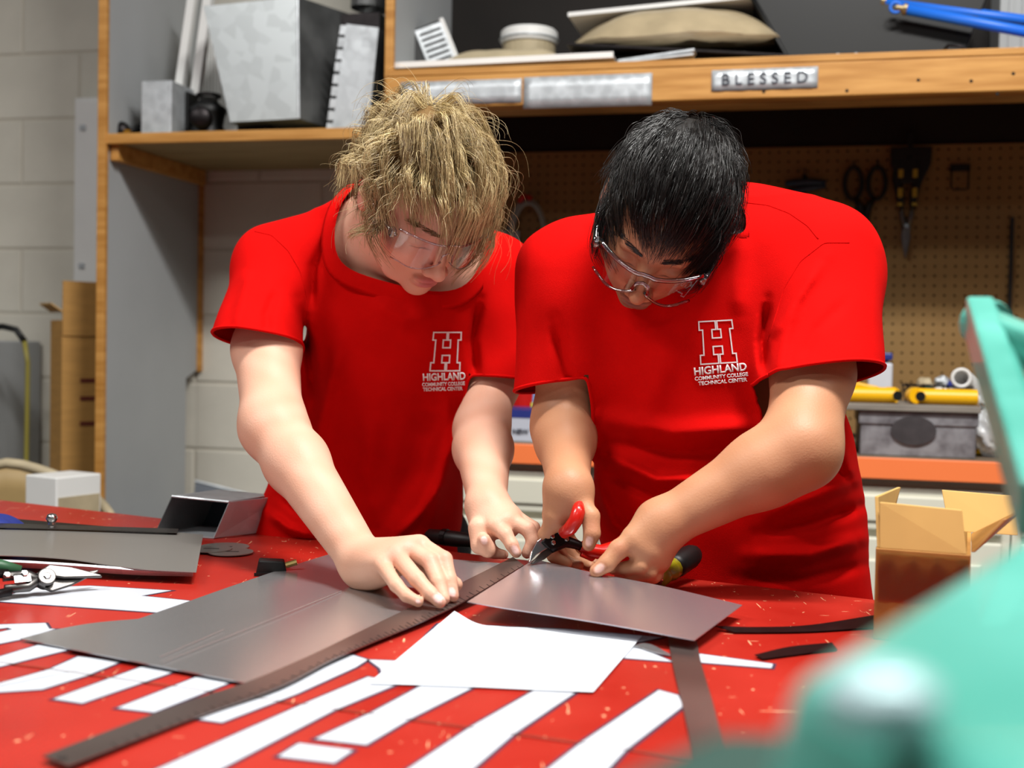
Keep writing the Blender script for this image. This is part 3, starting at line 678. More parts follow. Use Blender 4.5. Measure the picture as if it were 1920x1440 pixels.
for p in (BL, BR, NL, NR):
    q = tl(p * .90 + (BL + BR + NL + NR) / 4 * .10)
    part('leg', MB().box(q[0] - .04, q[0] + .04, q[1] - .04, q[1] + .04, 0, TZ - .04), M_wood_dark, tb, bev=.004)

M_wpaint = pm('white_table_paint', 'c6cad2', 0.4, var=0.05, scale=8, rvar=.08)
M_outline = pm('dark_letter_outline', '3a2f45', 0.5, var=0.2)
def offset_poly(P, d):
    P = [np.array(p[:2]) for p in P]; n = len(P); A_ = sum(P[i][0] * P[(i + 1) % n][1] - P[(i + 1) % n][0] * P[i][1] for i in range(n)); s = 1 if A_ > 0 else -1
    out = []
    for i in range(n):
        a, b, c = P[i - 1], P[i], P[(i + 1) % n]
        e1 = (b - a) / (np.linalg.norm(b - a) + 1e-9); e2 = (c - b) / (np.linalg.norm(c - b) + 1e-9)
        n1 = np.array([e1[1], -e1[0]]) * s; n2 = np.array([e2[1], -e2[0]]) * s
        m_ = n1 + n2; l_ = np.linalg.norm(m_); m_ = m_ / l_ if l_ > .3 else n1
        out.append(b + m_ * d / max(m_ @ n1, .5))
    return out
letters = [
 [(-90, 1120), (0, 1122), (60, 1103), (168, 1099), (322, 1108), (266, 1118), (363, 1128), (302, 1150), (0, 1129), (-90, 1124)],
 [(-80, 1178), (0, 1172), (86, 1169), (93, 1180), (105, 1180), (40, 1200), (0, 1208), (-80, 1222), (-80, 1200), (0, 1186), (22, 1181), (14, 1178), (-80, 1190)],
 [(88, 1205), (150, 1205), (131, 1219), (0, 1251), (-80, 1268), (-80, 1250), (0, 1232)],
 [(-80, 1305), (0, 1282), (90, 1257), (146, 1232), (229, 1241), (165, 1267), (79, 1294), (0, 1299), (-80, 1304)],
 [(99, 1312), (154, 1320), (335, 1258), (280, 1246)],
 [(219, 1329), (289, 1337), (445, 1276), (385, 1264)],
 [(371, 1350), (416, 1356), (560, 1301), (668, 1252), (690, 1238), (640, 1222), (500, 1296)],
 [(285, 1448), (405, 1448), (627, 1333), (751, 1282), (690, 1270), (567, 1322)],
 [(590, 1387), (687, 1398), (770, 1349), (886, 1291), (800, 1281), (695, 1338)],
 [(560, 1395), (663, 1408), (627, 1432), (520, 1420)],
 [(740, 1460), (868, 1460), (965, 1377), (1085, 1296), (1006, 1293), (886, 1362)],
 [(1005, 1460), (1125, 1460), (1175, 1407), (1282, 1325), (1272, 1305), (1235, 1295), (1092, 1392)],
 [(690, 1238), (765, 1241), (800, 1192), (822, 1170), (1060, 1180), (1242, 1196), (1182, 1208), (1262, 1242), (1156, 1234), (1105, 1290), (850, 1284), (720, 1278), (712, 1254)],
 [(1305, 1226), (1450, 1246), (1447, 1254), (1310, 1243)],
]
for k, L_ in enumerate(letters):
    P = [T(x, y, TZ) - np.array([0, 1.0, 0]) for x, y in L_]
    big = [np.array([*q, TZ + .0001]) for q in offset_poly(P, .0028)]; sm = [np.array([*q, TZ + .0004]) for q in offset_poly(P, -.0004)]
    st = part('painted_stroke', MB().prism(sm, (0, 0, .0003)), M_wpaint, tb)
    part('stroke_outline', MB().prism(big, (0, 0, .0003)), M_outline, st)

part('panel_seam', MB().prism([tl(SL - g * .5) + [0, 0, .0008], tl(SR - g * .5) + [0, 0, .0008], tl(SR + g * .5) + [0, 0, .0008], tl(SL + g * .5) + [0, 0, .0008]], (0, 0, .0002)), pm('seam_dirt', '6b4a33', .8, var=.4, scale=60), tb)

# ------------------------------------------------------------------ sheet metal and rulers
def brushed(name, col, rough, metal=1.0, dirn=(1, 18, 1), col2=None):
    return pm(name, col, rough, metal, var=.05, scale=5, detail=2, col2=col2)
M_sheet = brushed('mill_steel_sheet', 'c2c1c2', .25, .82)
M_ruler = brushed('worn_steel_ruler', '9a8d88', .36, .9, (2, 2, 1), '7a6c68')
def ribbon(name, label, cat, upper, lower, th, m, nsub=6, group=None, part_name='sheet'):
    up = [T(x, y, z) for x, y, z in upper]; lo = [T(x, y, z) for x, y, z in lower]
    base = (up[0] + lo[-1]) / 2; base = np.array([base[0], base[1], TZ + .0005])
    t = thing(name, label, cat, base, group=group)
    def dens(P, n):
        P = np.array(P); m_ = len(P); tt = np.linspace(0, m_ - 1, (m_ - 1) * n + 1); out = []
        for s in tt:                                   # Catmull-Rom
            i = min(int(s), m_ - 2); u = s - i; p0 = P[max(i - 1, 0)] if i > 0 else 2 * P[0] - P[1]; p1, p2 = P[i], P[i + 1]; p3 = P[i + 2] if i + 2 < m_ else 2 * P[-1] - P[-2]
            out.append(.5 * (2 * p1 + (p2 - p0) * u + (2 * p0 - 5 * p1 + 4 * p2 - p3) * u * u + (-p0 + 3 * p1 - 3 * p2 + p3) * u ** 3))
        return np.array(out)
    a = dens(up, nsub) - base; b = dens(lo, nsub) - base
    G = [[a[i] * (1 - s) + b[i] * s for s in np.linspace(0, 1, 9)] for i in range(len(a))]
    o_ = part(part_name, MB().grid(G), m, t, smooth=True, solid=th)
    md = o_.modifiers.new('crisp_rim', 'EDGE_SPLIT'); md.split_angle = .6
    return t, base, a, b
t1, base1, u1, l1 = ribbon('sheet_steel', 'large mill-finish steel sheet under the blond man\'s hand', 'metal sheet',
   [(120, 1215, .8455), (232, 1171, .845), (345, 1131, .8445), (450, 1094, .8445), (545, 1062, .846), (642, 1032, .850)],
   [(475, 1284, .8435), (620, 1238, .8435), (703, 1202, .844), (787, 1168, .8455), (872, 1127, .8495), (982, 1060, .866)], .0008, M_sheet)
M_scr = pm('scribed_line', 'd8d6d4', .3, .8)
for pa, pb in (((305, 1242, .8465), (640, 1108, .847)), ((300, 1232, .8465), (420, 1180, .8462))):
    part('scribe_line', MB().tube([T(*pa) - base1, T(*pb) - base1], .0003, 4), M_scr, t1)
ribbon('sheet_offcut', 'thin steel offcut poking out under the left end of the large sheet', 'metal sheet',
   [(38, 1198, .8435), (110, 1180, .8425), (180, 1168, .842), (270, 1160, .842)], [(150, 1220, .8425), (220, 1222, .842), (300, 1220, .842), (380, 1215, .842)], .0008, M_sheet)
tr, baser, ur, lr = ribbon('steel_ruler', 'long flexible steel ruler laid along the cut line of the large sheet', 'ruler',
   [(80, 1418, .845), (340, 1320, .843), (465, 1279, .8445), (585, 1228, .8452), (670, 1187, .8457), (752, 1148, .8475), (835, 1108, .851), (962, 1045, .8675)],
   [(128, 1437, .845), (375, 1343, .843), (525, 1288, .8445), (620, 1239, .8452), (703, 1203, .8457), (787, 1168, .8472), (872, 1127, .851), (982, 1060, .8675)], .0012, M_ruler, part_name='blade')
M_etch = pm('etched_mark', '2e2624', .6)
n_ = len(lr)
for i in range(2, n_ - 1, 1):
    for f_ in (0., .5):
        a_ = lr[i] * (1 - f_) + lr[min(i + 1, n_ - 1)] * f_; b_ = ur[i] * (1 - f_) + ur[min(i + 1, n_ - 1)] * f_
        ln = .28 if f_ == 0 else .16
        part('graduation', MB().tube([a_ + [0, 0, .0008], a_ * (1 - ln) + b_ * ln + [0, 0, .0008]], .0003, 4), M_etch, tr)
part('hang_hole', MB().lathe([(.004, 0), (.004, .0003)], 14, (ur[1] + lr[1]) / 2 * .25 + (ur[0] + lr[0]) / 2 * .75 + [0, 0, .0007]), M_etch, tr)
t2, base2, u2, l2 = ribbon('cut_sheet', 'cut-off steel sheet lifted by the dark-haired man beside the snips', 'metal sheet',
   [(1002, 1049, .868), (1060, 1062, .8685), (1120, 1076, .867), (1240, 1099, .862), (1392, 1135, .856)],
   [(876, 1129, .862), (960, 1143, .8605), (1060, 1158, .859), (1180, 1178, .856), (1302, 1201, .853)], .0008, brushed('mill_steel_violet', 'c0b9be', .26, .82))
ribbon('short_ruler', 'short steel rule half hidden under the cut-off sheet', 'ruler', [(1252, 1192, .8425), (1262, 1250, .842), (1280, 1325, .842), (1300, 1420, .842)],
   [(1305, 1192, .8425), (1315, 1245, .842), (1337, 1320, .842), (1362, 1420, .842)], .0012, M_ruler, part_name='blade')
ribbon('dark_strip', 'narrow dark steel strip on the table in front of the dark-haired man', 'metal strip', [(1340, 1174, .845), (1420, 1176, .843), (1520, 1172, .842), (1650, 1152, .8435)],
   [(1378, 1186, .842), (1440, 1186, .842), (1530, 1184, .842), (1650, 1176, .842)], .0008, M_dark_steel, part_name='strip')
ribbon('thin_offcut', 'thin dark offcut at the table edge near the cardboard box', 'metal strip', [(1415, 1228, .843), (1480, 1213, .842), (1560, 1205, .842)], [(1430, 1236, .842), (1490, 1228, .842), (1570, 1218, .842)], .0008, M_dark_steel, part_name='strip')
ribbon('pointed_offcut', 'small pointed steel scrap beside the drawing', 'metal scrap', [(1185, 1211, .8425), (1215, 1207, .8425), (1256, 1226, .8425)], [(1200, 1214, .842), (1222, 1222, .842), (1257, 1230, .842)], .0006, M_sheet, part_name='scrap')
# drawing
tp, bp_, up_, lp_ = ribbon('paper_drawing', 'white sheet of paper with faint pencil lines and a curled corner', 'paper',
   [(852, 1146, .853), (905, 1172, .8445), (1000, 1178, .8425), (1110, 1186, .842), (1204, 1192, .8425)], [(692, 1281, .842), (790, 1284, .842), (900, 1288, .842), (1010, 1293, .842), (1112, 1297, .8425)], .0003, M_paper)
M_pen = pm('pencil', 'b9bfca', .8)
for sg in (((1000, 1232), (1040, 1208), (1075, 1209)), ((1008, 1238), (1060, 1212)), ((990, 1247), (1085, 1245)), ((960, 1275), (1010, 1243)), ((965, 1278), (1018, 1246), (1090, 1250), (1082, 1258)), ((1092, 1233), (1112, 1212)), ((840, 1225), (860, 1218))):
    part('pencil_line', MB().tube([T(x, y, .8432) - bp_ for x, y in sg], .00022, 4), M_pen, tp)

# ------------------------------------------------------------------ left end of the table
M_sheet_d = brushed('dull_sheet', 'aaa6a0', .33, .7)
ribbon('stacked_sheet', 'large dull steel sheet with folded front edge at the left of the table', 'metal sheet', [(-160, 985, .862), (0, 988, .862), (150, 992, .862), (300, 997, .862), (381, 1003, .862)],
   [(-160, 1040, .868), (0, 1042, .866), (120, 1048, .862), (250, 1066, .857), (368, 1073, .856)], .001, M_sheet_d)
ribbon('bright_angle', 'bright-edged steel angle strip lying below the large dull sheet', 'metal strip', [(-160, 1048, .860), (0, 1051, .860), (130, 1058, .858), (250, 1067, .856), (362, 1074, .853)],
   [(-160, 1060, .850), (0, 1061, .850), (130, 1068, .849), (250, 1076, .848), (362, 1079, .848)], .003, M_galv, part_name='strip')
ribbon('upper_offcut', 'rusty-edged thin sheet lying on top of the dull sheet stack', 'metal sheet', [(-120, 978, .866), (20, 982, .866), (150, 986, .866), (335, 992, .866)], [(-120, 987, .8655), (20, 990, .8655), (150, 993, .8655), (332, 999, .8655)], .001, M_steel)
q = T(230, 1010, .842)
t = thing('sheet_packer', 'dark packing strip under the stacked sheets', 'packer', (q[0], q[1], TZ + .0005), rotz=-.35); part('strip', MB().box(-.45, .1, -.03, .03, 0, .0125), M_dark_steel, t, bev=.001); part('edge', MB().box(-.45, .1, -.032, -.03, 0, .004), M_steel, t)
for k, (px, py, rx) in enumerate(((420, 1027, .036), (432, 1038, .032), (395, 1034, .03))):
    q = T(px, py, TZ)
    t = thing('steel_blank', ['round steel blank at the back of the pile beside the sheet stack', 'round steel blank nearest the table front in the pile', 'round steel blank tucked under the sheet corner'][k], 'metal disc', (q[0], q[1], TZ + .0008 + .0012 * k), group='round blanks')
    part('disc', MB().lathe([(rx, 0), (rx, .001)], 30), M_sheet_d, t); part('slot', MB().box(-.01, .012, -.002, .002, .001, .0013), M_etch, t)
# chrome ball bolt, navy cloth
q = U(97, 982, 1.86); 
t = thing('chrome_stud', 'small chrome stud on top of the sheet stack', 'stud', (T(97, 984, .867)[0], T(97, 984, .867)[1], .8675)); part('ball', MB().lathe([(.002, .003), (.006, .004), (.0085, .009), (.006, .015), (.001, .0165)], 16), M_chrome, t, smooth=True); part('stem', MB().lathe([(.005, 0), (.004, .005)], 12), M_chrome, t)
# open galvanised box
q = T(375, 1004, TZ)
t = thing('open_duct_box', 'small open galvanised box with dark inside at the back of the table', 'metal box', (q[0] - .01, q[1] + .0, TZ + .0005), rotz=-.25)
w_, h_, d_ = .062, .075, .10
def sheet4(nm, pts, m=M_galv): part(nm, MB().add(pts, [(0, 1, 2, 3)]), m, t, solid=.0015)
ft = [np.array(p) for p in ((-.055, -.02, .001), (.045, -.02, .001), (.065, -.01, .056), (-.032, -.01, .06))]; bk = [p + np.array([.025, .10, .0]) for p in ft]
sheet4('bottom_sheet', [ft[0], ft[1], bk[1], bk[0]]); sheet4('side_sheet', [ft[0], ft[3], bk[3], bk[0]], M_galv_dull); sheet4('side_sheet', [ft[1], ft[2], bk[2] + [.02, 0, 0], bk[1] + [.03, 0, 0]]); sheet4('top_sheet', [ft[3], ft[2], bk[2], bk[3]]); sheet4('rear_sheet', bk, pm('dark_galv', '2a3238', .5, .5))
part('rim', MB().tube([ft[3], ft[2]], .002, 6), M_galv, t)
# black binder block
q = T(512, 1080, TZ)
t = thing('black_clip', 'small black spring clip with steel tabs behind the large sheet', 'clip', (q[0], q[1], TZ + .0005), rotz=.2)
part('body', MB().prism([(-.022, 0, 0), (.018, 0, 0), (.014, 0, .018), (-.018, 0, .02)], (0, .022, 0)), M_black, t, bev=.002); part('tab', MB().tube([(.016, .006, .012), (.03, .006, .016)], .004, 8), pm('brass2', 'a8925a', .35, .8), t); part('lip', MB().box(-.024, .02, -.002, 0, 0, .004), M_black, t)
# cutting mat / navy cloth at far left
q = T(2, 984, .865)
t = thing('navy_cloth', 'navy cloth folded at the far left edge of the table', 'cloth', (q[0] - .05, q[1] + .03, TZ + .0005)); part('cloth', puff(.16, .10, .035, 9), M_navy, t, smooth=True); part('trim', MB().tube([(-.06, -.05, .004), (.06, -.05, .004)], .003, 6), M_yellow, t)

# ------------------------------------------------------------------ snips
M_green = pm('green_grip', '2f5a3c', .45, var=.25, scale=20)
def snips(t, M_grip, S, open_=0.12, grip_gap=.02):
    """aviation snips along local +X (blades), flat in XY, handles along -X; S scales."""
    for s in (-1, 1):
        a = s * open_
        R2 = Matrix.Rotation(a, 4, 'Z')
        def rot(pts): return [np.array(R2 @ Vector(p)) * S for p in pts]
        part('blade', MB().prism(rot([(-.012, s * .004, s * .0035 - .002), (.004, s * .016, s * .0035 - .002), (.028, s * .013, s * .0035 - .002), (.062, s * .003, s * .0035 - .002), (.064, 0, s * .0035 - .002), (.02, -s * .001, s * .0035 - .002)]), (0, 0, .005 * S)), M_steel, t, bev=.0012 * S)
        part('blade_boss', MB().lathe([(.011 * S, 0), (.010 * S, .004 * S)], 18, (0, 0, s * .006 * S - .001), (0, 0, 1)), M_steel, t, bev=.0008)
        part('link_arm', MB().tube(rot([(.0, s * .006, 0), (-.02, -s * .010, 0), (-.045, -s * .012, 0)]), [.007 * S, .006 * S, .0055 * S], 8), M_steel if M_grip is M_green else M_dark_steel, t, smooth=True)
        part('handle_core', MB().tube([np.array(p) * S for p in ((-.04, s * .011, 0), (-.06, s * (.012 + grip_gap * .3), 0), (-.075, s * (.014 + grip_gap * .5), 0))], .0055 * S, 8), M_dark_steel, t, smooth=True)
        part('grip', MB().tube([np.array(p) * S for p in ((-.062, s * (.012 + grip_gap * .3), 0), (-.085, s * (.016 + grip_gap * .6), 0), (-.12, s * (.02 + grip_gap), 0), (-.16, s * (.016 + grip_gap), 0), (-.172, s * (.012 + grip_gap), 0))], [.009 * S, .010 * S, .0105 * S, .010 * S, .006 * S], 12), M_grip, t, smooth=True)
    for x in (0, -.024, -.043): part('bolt', MB().lathe([(.0045 * S, 0), (.0045 * S, .0035 * S), (.003 * S, .0045 * S)], 6, (x * S, (0 if x == 0 else .006 * S), .006 * S), (0, 0, 1)), M_chrome, t)
    part('latch', MB().box(-.036 * S, -.018 * S, -.004 * S, .004 * S, .005 * S, .008 * S), M_chrome, t)
pa, pb = T(176, 1088, TZ + .012), T(85, 1097, TZ + .012)
ang = math.atan2(*(pa - pb)[[1, 0]])
x_ = nrm((pa - pb) * [1, 1, 0]); z_h = nrm(np.array([0, -1, .55])); z_h = nrm(z_h - x_ * (z_h @ x_)); y_ = np.cross(z_h, x_)
t = thing('green_snips', 'aviation snips with green grips lying on the white letter at the left', 'snips', np.array([pb[0], pb[1], TZ + .019]), rot=Matrix(((x_[0], y_[0], z_h[0]), (x_[1], y_[1], z_h[1]), (x_[2], y_[2], z_h[2]))).to_euler())
snips(t, M_green, 1.0, -.10, .004)
part('green_bumper', MB().tube([(-.024, .016, -.004), (-.045, .024, -.006), (-.075, .028, -.008), (-.12, .026, -.010)], [.005, .008, .010, .010], 10), M_green, t, smooth=True)

# ================================================================== PEOPLE: implicit surfaces, meshed with surface nets
def f_cone(a, b, ra, rb):
    a = np.array(a, float); b = np.array(b, float); ba = b - a; l2 = float(ba @ ba) + 1e-12
    def f(P):
        pa = P - a; h = np.clip(pa @ ba / l2, 0, 1)
        return np.sqrt(((pa - h[:, None] * ba) ** 2).sum(1)) - (ra + (rb - ra) * h)
    r = max(ra, rb); return f, np.minimum(a, b) - r, np.maximum(a, b) + r
def f_ell(c, r, M=None):
    c = np.array(c, float); r = np.array(r, float); R_ = np.eye(3) if M is None else np.array(M, float)
    def f(P):
        q = (P - c) @ R_; k0 = np.sqrt(((q / r) ** 2).sum(1)); k1 = np.sqrt(((q / r ** 2) ** 2).sum(1)) + 1e-9
        return k0 * (k0 - 1) / k1
    e = np.abs(R_) @ r; return f, c - e, c + e
class Field:
    def __init__(s): s.it = []; s.post = []
    def u(s, prim, k=.01): s.it.append((*prim, k, 1)); return s
    def sub(s, prim, k=.005): s.it.append((*prim, k, -1)); return s
    def __call__(s, P):
        d = np.full(len(P), .6, P.dtype)
        for f, lo, hi, k, op in s.it:
            m = .045 + k
            w = np.nonzero(((P > lo - m) & (P < hi + m)).all(1))[0]
            if not len(w): continue
            e = f(P[w]); o = d[w]
            if op > 0:
                h = np.maximum(k - np.abs(o - e), 0) / k; d[w] = np.minimum(o, e) - h * h * k * .25
            else:
                e = -e; h = np.maximum(k - np.abs(o - e), 0) / k; d[w] = np.maximum(o, e) + h * h * k * .25
        for g in s.post: d = g(P, d)
        return d
    def bounds(s, pad=.02):
        lo = np.min([i[1] for i in s.it if i[4] > 0], 0) - pad; hi = np.max([i[2] for i in s.it if i[4] > 0], 0) + pad; return lo, hi
def mesh_field(fld, h, lo=None, hi=None, st=6):
    l0, h0 = fld.bounds()
    lo = l0 if lo is None else np.maximum(l0, lo); hi = h0 if hi is None else np.minimum(h0, hi)
    nc = np.ceil((hi - lo) / (h * st)).astype(int) + 1
    ax = [lo[i] + np.arange(nc[i]) * h * st for i in range(3)]
    C = np.stack(np.meshgrid(*ax, indexing='ij'), -1).reshape(-1, 3).astype(np.float32)
    dc = fld(C).reshape(nc)
    n = (nc - 1) * st + 1
    act = np.abs(dc) < h * st * 1.15
    a2 = act.copy()                                     # dilate to the cell block around
    for axis in range(3):
        a2 |= np.roll(act, 1, axis) ; a2 |= np.roll(act, -1, axis); act = a2.copy()
    D = np.repeat(np.repeat(np.repeat(np.where(dc < 0, -.1, .1).astype(np.float32), st, 0), st, 1), st, 2)[:n[0], :n[1], :n[2]]
    am = np.repeat(np.repeat(np.repeat(a2, st, 0), st, 1), st, 2)[:n[0], :n[1], :n[2]]
    # shift so each coarse sample is the centre of its block
    idx = np.argwhere(am)
    P = (lo + idx * h).astype(np.float32)
    vals = np.empty(len(P), np.float32)
    for s in range(0, len(P), 400000): vals[s:s + 400000] = fld(P[s:s + 400000])
    D[am] = vals
    S = D < 0
    cnt = np.zeros(tuple(n - 1), np.int8)
    sl = lambda o, m: slice(o, m - 1 + o)
    for c in range(8): cnt += S[sl(c & 1, n[0]), sl(c >> 1 & 1, n[1]), sl(c >> 2 & 1, n[2])]
    cells = np.argwhere((cnt > 0) & (cnt < 8))
    vid = np.full(tuple(n - 1), -1, np.int32); vid[tuple(cells.T)] = np.arange(len(cells))
    cv = np.stack([D[cells[:, 0] + (c & 1), cells[:, 1] + (c >> 1 & 1), cells[:, 2] + (c >> 2 & 1)] for c in range(8)], 1)
    acc = np.zeros((len(cells), 3)); nn = np.zeros(len(cells))
    off = np.array([[c & 1, c >> 1 & 1, c >> 2 & 1] for c in range(8)], float)
    for a in range(8):
        for bit in range(3):
            if a >> bit & 1: continue
            b = a | (1 << bit); x = (cv[:, a] < 0) != (cv[:, b] < 0)
            t = cv[x, a] / (cv[x, a] - cv[x, b]); acc[x] += off[a] + t[:, None] * (off[b] - off[a]); nn[x] += 1
    V = lo + (cells + acc / nn[:, None]) * h
    faces = []
    for axis in range(3):
        o1, o2 = (axis + 1) % 3, (axis + 2) % 3
        s0 = [slice(None)] * 3; s1 = [slice(None)] * 3; s0[axis] = slice(0, -1); s1[axis] = slice(1, None)
        A0 = S[tuple(s0)]; A1 = S[tuple(s1)]
        e = np.argwhere(A0 != A1); e = e[(e[:, o1] > 0) & (e[:, o2] > 0) & (e[:, o1] < n[o1] - 1) & (e[:, o2] < n[o2] - 1)]
        def cell(d1, d2):
            q = e.copy(); q[:, o1] -= d1; q[:, o2] -= d2; return vid[tuple(q.T)]
        Q = np.stack([cell(1, 1), cell(0, 1), cell(0, 0), cell(1, 0)], 1)
        fl = ~A0[tuple(e.T)]; Q[fl] = Q[fl][:, ::-1]; faces.append(Q)
    Fc = np.concatenate(faces); Fc = Fc[(Fc >= 0).all(1)]
    # two light smoothing passes
    e0 = np.concatenate([Fc[:, [0, 1]], Fc[:, [1, 2]], Fc[:, [2, 3]], Fc[:, [3, 0]]])
    for lam in (.5, -.3, .5, -.3):
        sm = np.zeros_like(V); ct = np.zeros(len(V))
        for c in range(3): sm[:, c] = np.bincount(e0[:, 0], V[e0[:, 1], c], len(V)) + np.bincount(e0[:, 1], V[e0[:, 0], c], len(V))
        ct = np.bincount(e0[:, 0], minlength=len(V)) + np.bincount(e0[:, 1], minlength=len(V))
        ok = ct > 0; V[ok] += lam * (sm[ok] / ct[ok][:, None] - V[ok])
    return V, Fc
def np_mesh(name, V, Fc):
    me = bpy.data.meshes.new(name); k = Fc.shape[1]
    me.vertices.add(len(V)); me.vertices.foreach_set('co', np.ascontiguousarray(V, np.float32).ravel())
    me.loops.add(Fc.size); me.loops.foreach_set('vertex_index', np.ascontiguousarray(Fc, np.int32).ravel())
    me.polygons.add(len(Fc)); me.polygons.foreach_set('loop_start', np.arange(0, Fc.size, k, dtype=np.int32))
    me.update(calc_edges=True); me.validate(); me.shade_smooth(); return me
def vcol(me, C, name='Col'):
    at = me.color_attributes.new(name, 'FLOAT_COLOR', 'POINT')
    at.data.foreach_set('color', np.concatenate([C, np.ones((len(C), 1))], 1).astype(np.float32).ravel())
def attr_mat(name, rough=.5, sss=0.0, spec=.5, sheen=0., bump=0., bscale=200, aniso=0.):
    m = bpy.data.materials.new(name); m.use_nodes = True; N = m.node_tree.nodes; L = m.node_tree.links; b = N['Principled BSDF']
    a = N.new('ShaderNodeAttribute'); a.attribute_name = 'Col'; L.new(a.outputs['Color'], b.inputs['Base Color'])
    b.inputs['Roughness'].default_value = rough; b.inputs['Specular IOR Level'].default_value = spec; b.inputs['Anisotropic'].default_value = aniso
    if sss:
        b.inputs['Subsurface Weight'].default_value = sss; b.inputs['Subsurface Radius'].default_value = (.012, .005, .003); b.inputs['Subsurface Scale'].default_value = .6
    if bump:
        t = N.new('ShaderNodeTexCoord'); n = N.new('ShaderNodeTexNoise'); n.inputs['Scale'].default_value = bscale; bp = N.new('ShaderNodeBump')
        bp.inputs['Strength'].default_value = bump; bp.inputs['Distance'].default_value = .001
        L.new(t.outputs['Object'], n.inputs['Vector']); L.new(n.outputs['Fac'], bp.inputs['Height']); L.new(bp.outputs['Normal'], b.inputs['Normal'])
    return m
def f_loft(rows, extra=0.0, p=2.3):
    """torso from survey rows (py, left px, right px, depth, half depth)."""
    z, cx, cy, a, b = [], [], [], [], []
    for py, l, r, d, hb in rows:
        m = U((l + r) / 2, py, d); z.append(m[2]); cx.append(m[0]); cy.append(m[1]); a.append((r - l) / 2 / F * d + extra); b.append(hb + extra)
    o = np.argsort(z); z, cx, cy, a, b = (np.array(q)[o] for q in (z, cx, cy, a, b))
    zz = np.linspace(z[0], z[-1], 120)
    def smooth(q):
        y = np.interp(zz, z, q)
        for _ in range(40): y[1:-1] = .25 * y[:-2] + .5 * y[1:-1] + .25 * y[2:]
        return y
    T_ = [smooth(q) for q in (cx, cy, a, b)]
    def f(P):
        X, Y, A_, B_ = (np.interp(P[:, 2], zz, q) for q in T_)
        u = np.abs(P[:, 0] - X) / A_; v = np.abs(P[:, 1] - Y) / B_
        k = (u ** p + v ** p) ** (1 / p)
        d = (k - 1) * np.minimum(A_, B_) * .95
        return np.maximum(d, np.maximum(P[:, 2] - zz[-1], zz[0] - P[:, 2]))
    lo = np.array([(T_[0] - T_[2]).min(), (T_[1] - T_[3]).min(), zz[0]]); hi = np.array([(T_[0] + T_[2]).max(), (T_[1] + T_[3]).max(), zz[-1]])
    return f, lo, hi
def project(P):
    v = P - CO; d = v @ CF; return 960 + F * (v @ CR) / d, 720 - F * (v @ CU) / d, d
def fold_fn(folds, dmax):
    """cloth folds drawn as ridges (+) and valleys (-): (survey polyline, width px, height m)."""
    def g(P, d):
        w = np.nonzero(np.abs(d) < .03)[0]
        if not len(w): return d
        px, py, dp = project(P[w].astype(float)); add = np.zeros(len(w)); front = 1 / (1 + np.exp((dp - dmax) / .012))
        for line, wd, am in folds:
            best = np.full(len(w), 1e9)
            m = len(line)
            tt = np.zeros(len(w))
            for i in range(m - 1):
                a = np.array(line[i], float); b = np.array(line[i + 1], float); ba = b - a
                h = np.clip(((px - a[0]) * ba[0] + (py - a[1]) * ba[1]) / (ba @ ba), 0, 1)
                dd = (px - a[0] - h * ba[0]) ** 2 + (py - a[1] - h * ba[1]) ** 2
                u = dd < best; best[u] = dd[u]; tt[u] = (i + h[u]) / (m - 1)
            add += am * np.exp(-best / (wd * wd)) * np.clip(np.sin(np.pi * np.clip(tt, .04, .96)) * 1.6, 0, 1)
        pw = P[w]; nz = .0016 * np.sin(31 * pw[:, 0] + 9 * pw[:, 2] + 2 * np.sin(23 * pw[:, 2])) + .0012 * np.sin(52 * pw[:, 2] + 37 * pw[:, 0]) * np.sin(41 * pw[:, 0] - 11 * pw[:, 2])
        d[w] -= 1.8 * add * front + nz; return d
    return g

# ---- head in its own frame: x = the person's right, y = forward, z = up
def head_field(beard=False, wide=1.0):
    H = Field(); w = wide
    H.u(f_ell((0, -.014, .042), (.076 * w, .097, .086)), .02)
    H.u(f_ell((0, .034, .0), (.063 * w, .064, .088)), .03)
    H.u(f_ell((0, .036, -.052), (.051 * w, .055, .050)), .025)
    H.u(f_ell((0, .078, -.088), (.021, .018, .018)), .022)
    for s in (-1, 1):
        H.u(f_cone((s * .054 * w, .0, -.035), (s * .034, .055, -.082), .014, .012), .02)
        H.u(f_ell((s * .045 * w, .060, -.018), (.022, .024, .018)), .02)
    H.u(f_cone((-.034, .086, .024), (.034, .086, .024), .010, .010), .014)
    for s in (-1, 1): H.sub(f_ell((s * .031, .104, .003), (.017, .014, .011)), .012)
    for s in (-1, 1): H.u(f_ell((s * .031, .083, .003), (.0135, .0125, .0105)), .004)
    H.u(f_cone((0, .092, .014), (0, .113, -.028), .0085, .0085), .010)
    H.u(f_ell((0, .116, -.033), (.0105, .0115, .010)), .008)
    for s in (-1, 1):
        H.u(f_ell((s * .0125, .106, -.036), (.0075, .010, .0075)), .006)
        H.sub(f_ell((s * .0065, .1125, -.0455), (.0035, .005, .005)), .002)
    H.u(f_ell((0, .096, -.0585), (.023, .011, .0065)), .006); H.u(f_ell((0, .0935, -.069), (.020, .011, .0075)), .006)
    H.sub(f_ell((0, .110, -.0635), (.024, .012, .0014)), .002)
    for s in (-1, 1):
        H.u(f_ell((s * .079 * w, -.010, .002), (.008, .019, .032), None), .008)
        H.sub(f_ell((s * .090 * w, -.004, .004), (.006, .010, .018)), .004)
    return H
HEADF = {}
def f_head(HC, M, hf):
    lo, hi = hf.bounds(); c = np.array([(x, y, z) for x in (lo[0], hi[0]) for y in (lo[1], hi[1]) for z in (lo[2], hi[2])]) @ M.T + HC
    return (lambda P: hf(((P - HC) @ M).astype(np.float32))), c.min(0), c.max(0)

